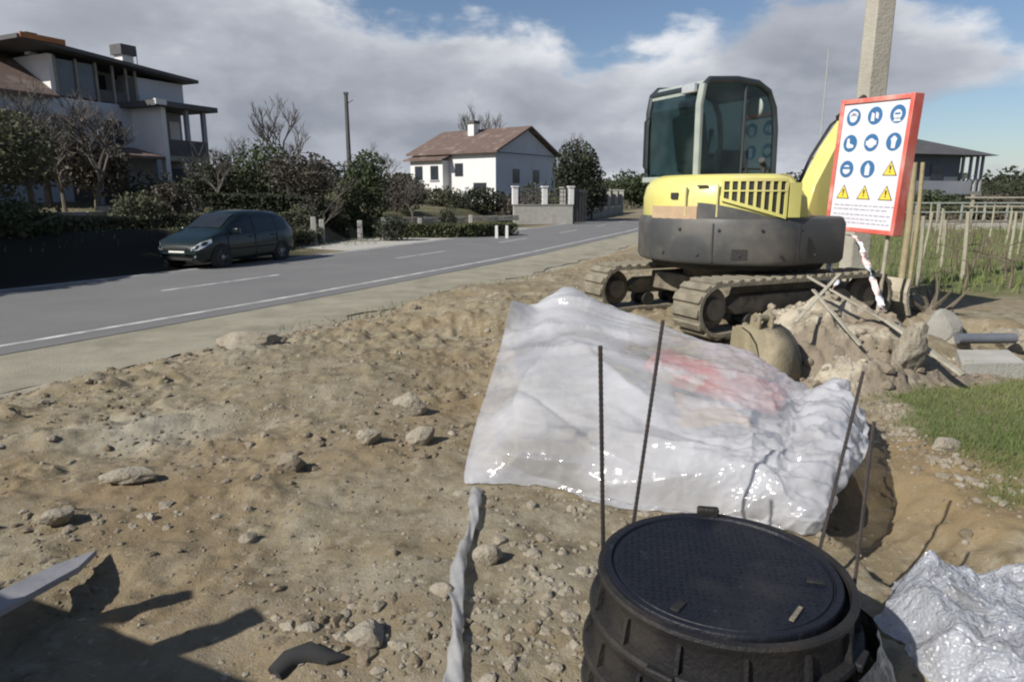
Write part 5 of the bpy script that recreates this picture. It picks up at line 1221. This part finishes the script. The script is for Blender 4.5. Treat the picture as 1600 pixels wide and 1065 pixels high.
def right_house():
    p = W(1475, 300, 40); T = thing('villa', 'dark low house with hipped roof and pillared porch at the right', 'house', (p.x, p.y, 0), 18)
    def B(p, q, nm, m, par=T): return MB().b2(p, q).build(nm, m, par)
    DW = mat('dark_blue_grey_render', (.11,.125,.15), (.085,.095,.115), .6, .85); B((-3.6, 0, 0), (.9, 6, 3.75), 'wall', DW); B((.9, 1.6, 0), (2.9, 6, 3.75), 'wall', DW); B((-3.7, -.9, 1.5), (.88, -.004, 1.7), 'balcony_floor', M['greywall']); B((-3.7, -.9, 1.7), (.88, -.84, 2.3), 'balcony_parapet', M['greywall'])
    B((.9, -.0, 1.5), (2.9, 1.6, 1.75), 'porch_floor', M['concrete_dark']); B((.9, .0, 0), (2.9, 1.6, 1.5), 'basement', M['slate'])
    for x in (1.3, 1.9, 2.4, 2.8): B((x-.06, .05, 1.75), (x+.06, .18, 3.75), 'pillar', M['greywall'])
    MB().add([(-4.1, -.5, 3.75), (3.3, -.5, 3.75), (3.3, 6.5, 3.75), (-4.1, 6.5, 3.75), (-2.6, 3, 5.2), (-1.0, 3, 5.1)], [(0,1,5,4), (1,2,5), (2,3,4,5), (3,0,4), (3,2,1,0)]).build('roof', M['slate'], T)
    for x in (-3.0, -1.2): B((x, -.05, 1.9), (x+.9, -.003, 3.2), 'window', M['darkwin'])
    B((-3.0, -.05, .1), (.5, -.003, 1.3), 'garage_opening', M['darkwin'])
right_house()

# ------------------------------------------------------------------ trees and shrubs
def leaves(c, rad, n, size, r, clump=24, hollow=.4):
    k = r.normal(size=(clump, 3)); k /= np.linalg.norm(k, axis=1, keepdims=True); k *= r.uniform(.35, 1, (clump, 1))**.6
    cs = k*np.array(rad)*.82; i = r.integers(0, clump, n); rr_ = r.uniform(.5, 1.3, clump)[i][:, None]*.30
    p = cs[i]+r.normal(size=(n, 3))*np.array(rad)*rr_; q = p/np.array(rad); l = np.linalg.norm(q, axis=1); p = np.where((l > 1.12)[:, None], p/l[:, None]*1.08, p)+np.array(c)
    a = r.normal(size=(n, 3)); a /= np.linalg.norm(a, axis=1, keepdims=True); b = np.cross(a, r.normal(size=(n, 3))); b /= np.linalg.norm(b, axis=1, keepdims=True)
    s = (size*r.uniform(.5, 1.4, n))[:, None]
    v = np.stack([p-a*s, p+b*s*.6, p+a*s, p-b*s*.6], 1).reshape(-1, 3); f = np.arange(n*4).reshape(n, 4); return v, f
def bush(p, rad, n, size, m, label, name='shrub', seed=1, cat='shrub', trunk=0, clump=24, group=None):
    r = np.random.default_rng(seed); t = thing(name, label, cat, p, group=group); v, f = leaves((0, 0, rad[2]*.9+trunk), rad, n, size, r, clump); mesh_np('crown' if trunk else 'foliage', v, f, M[m], t)
    if trunk or True:
        mb = MB(); mb.tube([(0, 0, -.3), (.02, 0, (trunk+rad[2]*.5)*.5), (0, .03, trunk+rad[2]*1.1)], [max(.05, rad[0]*.09), max(.04, rad[0]*.07), .03], 7)
        rr_ = random.Random(seed)
        for k in range(5): a = rr_.uniform(0, 6.28); z = trunk+rad[2]*rr_.uniform(.1, .8); mb.tube([(0, 0, z*.8), (math.cos(a)*rad[0]*.35, math.sin(a)*rad[1]*.35, z+.1*rad[2]), (math.cos(a)*rad[0]*.75, math.sin(a)*rad[1]*.75, z+.4*rad[2])], [.04, .03, .012], 5)
        mb.build('trunk' if trunk else 'stem', M['bark'], t, smooth=True)
    return t
def bare_tree(p, h, label, seed, spread=.5, levels=4, rad=None, m='twig', group=None, name='bare_tree', upright=.5):
    t = thing(name, label, 'tree', p, group=group); r = random.Random(seed); rad = rad or h*.022; tk, cr = MB(), MB()
    def grow(p0, d, l, r0, lev):
        n = 4; pts = [p0]; q = p0; dd = d
        for i in range(n):
            dd = (dd+Vector((r.uniform(-1, 1), r.uniform(-1, 1), r.uniform(-.5, 1)*upright))*.16).normalized(); q = q+dd*(l/n); pts.append(q)
        (tk if lev == 0 else cr).tube(pts, [r0*(1-.45*i/n) for i in range(n+1)], 7 if lev == 0 else (4 if lev < 2 else 3), cap=False)
        if lev >= levels: return
        for k in range(r.choice((3, 4)) if lev < levels-1 else 4):
            i = r.choice((2, 3, 4, 4)); a = r.uniform(0, 6.28); s = Vector((math.cos(a), math.sin(a), r.uniform(-.1, .5))); nd = (dd*(1-spread)+s*spread+Vector((0, 0, .25*upright))).normalized()
            grow(pts[i], nd, l*r.uniform(.55, .8), r0*.6, lev+1)
    grow(Vector((0, 0, -.2)), Vector((0, 0, 1)), h*.38, rad, 0)
    tk.build('trunk', M['bark'], t, smooth=True); cr.build('crown', M[m], t); return t
def at(px, s_off, y):      # point on plane y at pixel column px, on the terrain
    x = W(px, 305, y).x; return Vector((x, y, gz(x, y)))
# in front of the left house
bare_tree(at(52, 0, 24), 5.0, 'dense bare tree with a double trunk, nearest the left edge of the photo', 1, .55, 5, .14)
bare_tree(at(145, 0, 25), 4.6, 'bare tree with forked trunk in front of the lower wall of the left house', 2, .55, 5, .11)
bare_tree(at(100, 0, 27), 5.0, 'slim bare tree between the two larger trees by the left house', 3, .5, 5, .09)
bush(at(-10, 0, 23), (1.8, 1.5, 1.35), 5500, .09, 'leaf_olive', 'big dull olive tree at the left edge of the photo', 'olive_tree', 4, 'tree', trunk=1.0, clump=40)
bush(at(75, 0, 29), (1.9, 1.3, 1.25), 3500, .10, 'leaf_olive', 'olive-brown tree against the wall of the left house', 'olive_tree', 5, 'tree', trunk=1.0, clump=40)
bush(at(150, 0, 28), (1.4, 1.1, 1.1), 2400, .10, 'leaf_brown', 'brownish small tree beside the porch pillar of the left house', 'small_tree', 6, 'tree', trunk=.8, clump=34)
bush(at(25, 0, 18), (1.1, .9, .6), 2600, .06, 'leaf_green', 'rounded green bush at the left edge above the bank', seed=7)
bush(at(215, 0, 22), (.9, .7, .6), 1800, .06, 'leaf_olive', 'dull bush in the garden to the left of the car', seed=8)
bush(at(270, 0, 26), (1.0, .8, .7), 2000, .07, 'leaf_brown', 'brown bush in the garden above the car roof', seed=9)
bush(at(240, 0, 29), (1.4, 1.0, .9), 2500, .07, 'leaf_dark', 'dark bush at the foot of the bay of the left house', seed=10)
bush(at(335, 0, 33), (1.3, 1.2, 1.4), 2600, .09, 'leaf_dark', 'dark bush right of the left house', seed=11)
bush(at(405, 0, 36), (1.7, 1.5, 1.5), 3600, .09, 'leaf_green', 'rounded green tree right of the left house', 'small_tree', 12, 'tree', trunk=.6, clump=34)
bush(at(468, 0, 31), (1.6, 1.2, 1.0), 3400, .08, 'leaf_brown', 'brown domed tree with hanging sides between the green trees', 'small_tree', 13, 'tree', trunk=.9, clump=34)
bush(at(573, 0, 33), (1.1, 1.0, 1.5), 4200, .08, 'leaf_green', 'upright green tree standing beside the wooden telegraph pole', 'small_tree', 14, 'tree', trunk=.9, clump=30)
bush(at(520, 0, 34), (1.2, .8, .8), 1800, .08, 'leaf_olive', 'low olive bush left of the telegraph pole', seed=15)
bush(at(618, 0, 40), (1.6, 1.2, 1.1), 2500, .09, 'leaf_brown', 'brown bush left of the white cottage', seed=16)
bush(at(632, 0, 54), (2.0, 1.2, 1.1), 3000, .12, 'leaf_dark', 'dark bush at the left foot of the white cottage', seed=17)
bush(at(690, 0, 52), (1.7, 1.2, .75), 1700, .11, 'leaf_olive', 'olive bush below the left windows of the white cottage', seed=18)
bush(at(745, 0, 50), (2.2, 1.2, .85), 2200, .11, 'leaf_dark', 'dark bush below the lit corner of the white cottage', seed=19)
bush(at(800, 0, 50), (1.8, 1.2, 1.1), 2000, .11, 'leaf_brown', 'brown bush below the gable end of the white cottage', seed=20)
bush(at(845, 0, 54), (1.9, 1.2, 1.5), 2600, .11, 'leaf_olive', 'olive bush right of the gable of the white cottage', seed=21)
bush(at(900, 0, 52), (1.7, 1.5, 2.6), 6500, .11, 'leaf_dark', 'tall dark conifer rising over the street gate', 'conifer', 22, 'tree', trunk=.8, clump=40)
bush(at(925, 0, 56), (1.2, 1.2, 1.9), 2600, .11, 'leaf_dark', 'smaller dark conifer just right of the tall one', 'conifer', 23, 'tree', trunk=.6)
bush(at(700, 0, 33.5), (.45, .4, .8), 1200, .05, 'leaf_dark', 'narrow dark shrub standing in the garden behind the clipped hedge', seed=24)
bush(at(610, 0, 30), (.8, .6, .55), 1400, .06, 'leaf_dark', 'low dark shrub behind the driveway', seed=25)
bush(at(985, 0, 95), (3.2, 2, 2.2), 2500, .2, 'leaf_green', 'green tree at the far end of the road, left of the excavator', 'small_tree', 26, 'tree', trunk=.5)
bare_tree(at(455, 0, 48), 7.0, 'tall bare tree standing against the cloud right of the left house', 31, .42, 5, .16, upright=.9)
bare_tree(at(375, 0, 50), 5.2, 'faint bare tree directly right of the left house', 32, .5, 5, .10)
bare_tree(at(590, 0, 62), 4.8, 'small bare tree right of the telegraph pole', 33, .5, 5, .10)
bare_tree(at(738, 0, 82), 9.6, 'tall bare tree rising behind the cottage chimney', 34, .42, 5, .2, upright=.9)
bare_tree(at(705, 0, 84), 8.0, 'wide bare tree behind the left part of the cottage roof', 35, .5, 5, .16)
bare_tree(at(897, 0, 60), 7.6, 'thin bare tree poking above the dark conifer', 36, .3, 4, .10, upright=1.2)
for i, (px, y) in enumerate(((348, 31), (300, 34), (498, 29), (640, 36))):
    bare_tree(at(px, 0, y), 3.0+.4*(i % 2), ['leafless bush beside the right edge of the left house', 'leafless bush under the balcony of the left house', 'leafless bush in front of the brown domed tree', 'leafless bush left of the garden path'][i], 50+i, .5, 4, .05, name='bare_bush')
for i, (x, y, l) in enumerate(((-16.5, 7.0, 'dense evergreen outside the left edge of the photo, nearest the camera'), (-15.9, 9.4, 'second dense evergreen outside the left edge of the photo'), (-15.4, 11.8, 'third dense evergreen outside the left edge of the photo'), (-15.1, 14.2, 'dense evergreen just outside the left edge of the photo'), (-15.3, 16.8, 'dense evergreen at the very left edge, behind the dark bank'))):
    bush(Vector((x, y, gz(x, y))), (2.0, 1.9, 1.9), 9000, .12, 'leaf_dark', l, 'evergreen', 61+i, 'tree', trunk=.7, clump=60)
# right side
for i, (px, y, rad, m_, l) in enumerate(((1455, 37, (1.6, 1, .9), 'leaf_green', 'green shrub in front of the right-hand house'), (1500, 38, (1.4, 1, .8), 'leaf_dark', 'dark shrub below the porch of the right-hand house'),
        (1240, 45, (2.2, 1.5, 1.5), 'leaf_dark', 'dark tree behind the excavator boom'), (1585, 60, (3.0, 2, 1.6), 'leaf_dark', 'dark trees at the right edge beyond the vineyard'), (1548, 50, (1.5, 1.2, .9), 'leaf_brown', 'brown bush right of the right-hand house'),
        (1210, 60, (2.6, 2, 1.6), 'leaf_dark', 'dark bush behind the excavator cab'))):
    bush(at(px, 0, y), rad, 2600, .10, m_, l, seed=80+i)

# clipped hedge along the garden, bank plants
def hedge(pts, w, h, n, size, m, label, seed, name='hedge'):
    r = np.random.default_rng(seed); P = [Vector(p) for p in pts]; L_ = [(P[i+1]-P[i]).length for i in range(len(P)-1)]; tot = sum(L_); V, Fc, b = [], [], 0
    t = r.uniform(0, tot, n); x, y = np.zeros(n), np.zeros(n); acc = 0
    for i, l in enumerate(L_):
        k = (t >= acc) & (t <= acc+l); u = (t[k]-acc)/l; d = (P[i+1]-P[i]).normalized(); off = r.uniform(-w/2, w/2, k.sum()); x[k] = P[i].x+(P[i+1].x-P[i].x)*u-d.y*off; y[k] = P[i].y+(P[i+1].y-P[i].y)*u+d.x*off; acc += l
    z = height(x, y, False)+h*(1-r.random(n)**2.2)*(1+.14*fbm(x*1.5, y*1.5, seed=seed)); p = np.stack([x, y, z], -1)
    a = r.normal(size=(n, 3)); a /= np.linalg.norm(a, axis=1, keepdims=True); c = np.cross(a, r.normal(size=(n, 3))); c /= np.linalg.norm(c, axis=1, keepdims=True); s = (size*r.uniform(.5, 1.4, n))[:, None]
    v = np.stack([p-a*s, p+c*s*.7, p+a*s, p-c*s*.7], 1).reshape(-1, 3); o = mesh_np(name, v, np.arange(n*4).reshape(n, 4), M[m]); return setp(o, label, 'hedge')
def SRv(s, y): a = SR(s, y); return Vector((a[0], a[1], 0))
hedge([at(545, 0, 33), at(640, 0, 32.5), at(720, 0, 32.5), at(800, 0, 34)], 1.3, .62, 16000, .06, 'hedge', 'low clipped green hedge along the garden beyond the road', 3)
hedge([SRv(-10.0, 9), SRv(-10.3, 14), SRv(-10.6, 20)], 1.0, .35, 9000, .06, 'leaf_olive', 'ragged olive hedge along the top of the dark bank', 4)
hedge([SRv(-9.2, 20), SRv(-9.8, 24), SRv(-12.5, 28)], 1.2, .6, 9000, .07, 'leaf_olive', 'ragged low hedge behind the parked car', 5)
hedge([at(330, 0, 30), at(480, 0, 30), at(540, 0, 31)], 1.0, .9, 9000, .07, 'leaf_dark', 'dark garden hedge between the left house and the telegraph pole', 6)
hedge([at(1430, 0, 35), at(1520, 0, 35), at(1640, 0, 36)], 1.2, .9, 8000, .08, 'leaf_olive', 'dull hedge beyond the vineyard on the right', 7)
blades('bank_grass', 40000, (-26, 2, 6, 40), .16, .010, M['grass_dry'], 8, lambda x, y, r: (side(x, y) < np.where(y < 22, -9.8, -7.4)) & (side(x, y) > -14) & (x/y > -1.0) & (r.random(len(x)) < .5), 'rough grass on the bank across the road')
blades('garden_grass', 30000, (-26, 6, 12, 48), .14, .012, M['grass'], 9, lambda x, y, r: (side(x, y) < -8.6) & (side(x, y) > -24) & (x/y > -.95) & (r.random(len(x)) < .5), 'rough green grass in the gardens across the road')

# telegraph pole on the left with arm
p = at(548, 0, 34); t = thing('telegraph_pole', 'dark wooden telegraph pole against the clouds left of the white cottage', 'pole', p)
MB().tube([(0, 0, -.3), (0, 0, 5.7)], [.13, .09], 8).build('shaft', M['slate'], t, smooth=True)
MB().tube([(.05, 0, 5.3), (.32, 0, 5.45)], .02, 5).build('bracket', M['slate'], t)
MB().box((0, 0, 5.75), (.20, .2, .10)).build('cap', M['slate'], t)
for i, (px, y, h, l) in enumerate(((900, 58, 6.3, 'thin pole above the conifer by the street gate'), (912, 62, 5.6, 'thinner pole just right of the other one by the street gate'))):
    o = MB().tube([(0, 0, 0), (0, 0, h)], [.07, .05], 6).build('thin_pole', M['slate']); o.location = at(px, 0, y); setp(o, l, 'pole')

# street wall with pillars, railings and gate in the middle distance
def street_wall():
    a, b = G(803, 351, ROADZ), G(886, 346, ROADZ); a, b = Vector((a.x, a.y, ROADZ)), Vector((b.x, a.y+1.0, ROADZ))
    d = (b-a); L_ = d.length; T = thing('garden_wall', 'pale grey garden wall with dark railings and a white pillar facing the road', 'wall', a, math.degrees(math.atan2(d.y, d.x)))
    MB().b2((0, 0, 0), (L_, .25, 1.25)).build('wall_base', M['concrete'], T); MB().b2((-.02, -.03, 1.25), (L_+.02, .28, 1.33)).build('coping', M['concrete_dark'], T)
    for x in (.1, L_*.52, L_-.12):
        q = MB().b2((x-.17, -.04, 1.33), (x+.17, .30, 2.45)).build('pillar', M['white'], T); MB().b2((x-.22, -.09, 2.45), (x+.22, .35, 2.54)).build('pillar_cap', M['white'], q)
    for z in (1.5, 1.8, 2.1, 2.35): MB().b2((.3, .10, z), (L_-.3, .14, z+.05)).build('rail', M['slate'], T)
    k = .4
    while k < L_-.3: MB().b2((k, .09, 1.33), (k+.035, .15, 2.38)).build('baluster', M['slate'], T); k += .28
    b2 = a+d; G_ = thing('street_gate', 'dark metal gate beside the pale garden wall', 'gate', b2+Vector((.05, .1, 0)), 25)
    MB().b2((0, 0, .1), (1.0, .06, 2.3)).build('gate_panel', M['slate'], G_); MB().b2((-.05, -.02, 0), (.06, .08, 2.45)).build('gate_post', M['slate'], G_)
    for k in range(4): MB().b2((.12+.22*k, -.02, .2), (.20+.22*k, -.002, 2.2)).build('gate_board', M['blackm'], G_)
    # run of pillared fence receding along the road
    P_ = []
    y = b2.y+1.2; i = 0
    while i < 7:
        x, yy = SR(-6.9, y); P_.append(Vector((x, yy, ROADZ))); y += 4.2; i += 1
    F_ = thing('pillared_fence', 'dark railing fence with pale pillars receding along the far side of the road', 'fence', P_[0])
    for i, q in enumerate(P_):
        r_ = q-P_[0]; c = MB().box((r_.x, r_.y, 1.2), (.42, .42, 2.4)).build('pillar', M['concrete'], F_); MB().box((r_.x, r_.y, 2.46), (.52, .52, .12)).build('pillar_cap', M['concrete'], c)
        if i:
            pr = P_[i-1]-P_[0]; mid_ = (pr+r_)/2; dd = r_-pr; mb = MB(); mb.T = Matrix.Translation((mid_.x, mid_.y, 0)) @ Matrix.Rotation(math.atan2(dd.y, dd.x), 4, 'Z')
            mb.box((0, 0, .4), (dd.length-.42, .2, .8)); mb.build('low_wall', M['concrete_dark'], F_)
            mb2 = MB(); mb2.T = mb.T
            mb2.box((0, 0, 1.45), (dd.length-.42, .05, 1.25)); mb2.build('rail_panel', M['slate'], F_)
street_wall()
# small white marker posts and pale stones at the garden edge
for i, px in enumerate((776, 792)):
    p = G(px, 372, ROADZ); o = MB().box((0, 0, .28), (.14, .14, .62), taper=.85).build('marker_post', M['white'], bevel=.01); o.location = (p.x, p.y, ROADZ-.02); setp(o, ['left of two short white marker posts at the road edge', 'right of two short white marker posts at the road edge'][i], 'post')
for i, (px, y, h) in enumerate(((487, 27.5, 1.1), (500, 28.5, .9), (560, 29.5, .9), (598, 30, 1.0), (655, 36, .8), (735, 38, .9))):
    p = at(px, 0, y); o = MB().box((0, 0, h/2-.1), (.22, .14, h+.2), (0, 0, 15), taper=.9).build('stone_post', M['concrete'], bevel=.02); o.location = p
    setp(o, ['squat pale granite post left of the brown domed tree', 'pale granite post next to the brown domed tree', 'pale granite post left of the green tree', 'pale granite post right of the green tree', 'granite post at the left end of the garden path', 'granite post in front of the white cottage garden'][i], 'post')
# garden terraces: low stone walls on the bank
for i, (a, b, h, l) in enumerate(((at(60, 0, 20), at(150, 0, 21.5), .5, 'low earth-brown stone wall in the garden at the left'), (at(150, 0, 24), at(300, 0, 27), .55, 'low pale stone wall in front of the porch of the left house'), (at(600, 0, 36), at(800, 0, 40), .3, 'long low pale kerb wall across the garden in the middle'))):
    a, b = Vector(a), Vector(b); d = b-a; t = thing('stone_wall', l, 'wall', a, math.degrees(math.atan2(d.y, d.x))); rr = random.Random(90+i); x = 0
    while x < d.length:
        w = rr.uniform(.35, .6)
        for r_ in range(2):
            MB().box((x+w/2, 0, h*(r_+.5)/2), (w-.03, .3+rr.uniform(-.03, .03), h/2-.02)).build('stone', M['rock' if rr.random() < .4 else 'concrete_dark'], t)
        x += w
# vineyard end: low block wall and railing
a, b = at(1425, 0, 31), at(1680, 0, 31); t = thing('block_wall', 'low grey block wall closing the far end of the vineyard', 'wall', (a.x, a.y, 0))
MB().b2((0, 0, 0), (b.x-a.x, .2, .36)).build('wall_base', M['concrete'], t); MB().b2((0, -.03, .36), (b.x-a.x, .23, .42)).build('coping', M['concrete_dark'], t)
t = thing('metal_railing', 'pale metal railing above the block wall at the end of the vineyard', 'railing', (a.x+.6, 33.5, .2)); k = 0
while k < 9: MB().b2((k, 0, 0), (k+.07, .07, 1.0)).build('post', M['greyframe'], t); k += 1.1
for z in (.5, .93): MB().b2((0, -.02, z), (9, -.003, z+.06)).build('rail', M['greyframe'], t)
# overhead trellis beams
t = thing('vine_trellis', 'weathered timber trellis frame beyond the vineyard at the right edge', 'trellis', (at(1520, 0, 28).x, 28, .05))
for x in (0, 2.2, 4.4): MB().b2((x, 0, 0), (x+.10, .10, 1.5)).build('post', M['wood_post'], t)
for z in (1.0, 1.35): MB().b2((-.3, -.05, z), (5, -.003, z+.06)).build('beam', M['wood_grey'], t)

# far wood along the skyline
r = np.random.default_rng(200); V, Fc, b = [], [], 0
for k in range(150):
    az_ = R(-60+120*k/150+r.uniform(-.4, .4)); d_ = r.uniform(150, 210); x, y = math.sin(az_)*d_, math.cos(az_)*d_
    if -3 < float(side(np.array([x]), np.array([y]))[0]) < 3: continue
    h = r.uniform(2.0, 4.2); v, f = leaves((x, y, gz(x, y)+h*.7), (r.uniform(4, 8), 4, h), 420, .55, r, 16); V.append(v); Fc.append(f+b); b += len(v)
o = mesh_np('distant_wood', np.concatenate(V), np.concatenate(Fc), M['leaf_dark']); setp(o, 'dark line of distant woodland along the horizon', 'woodland', kind='stuff')
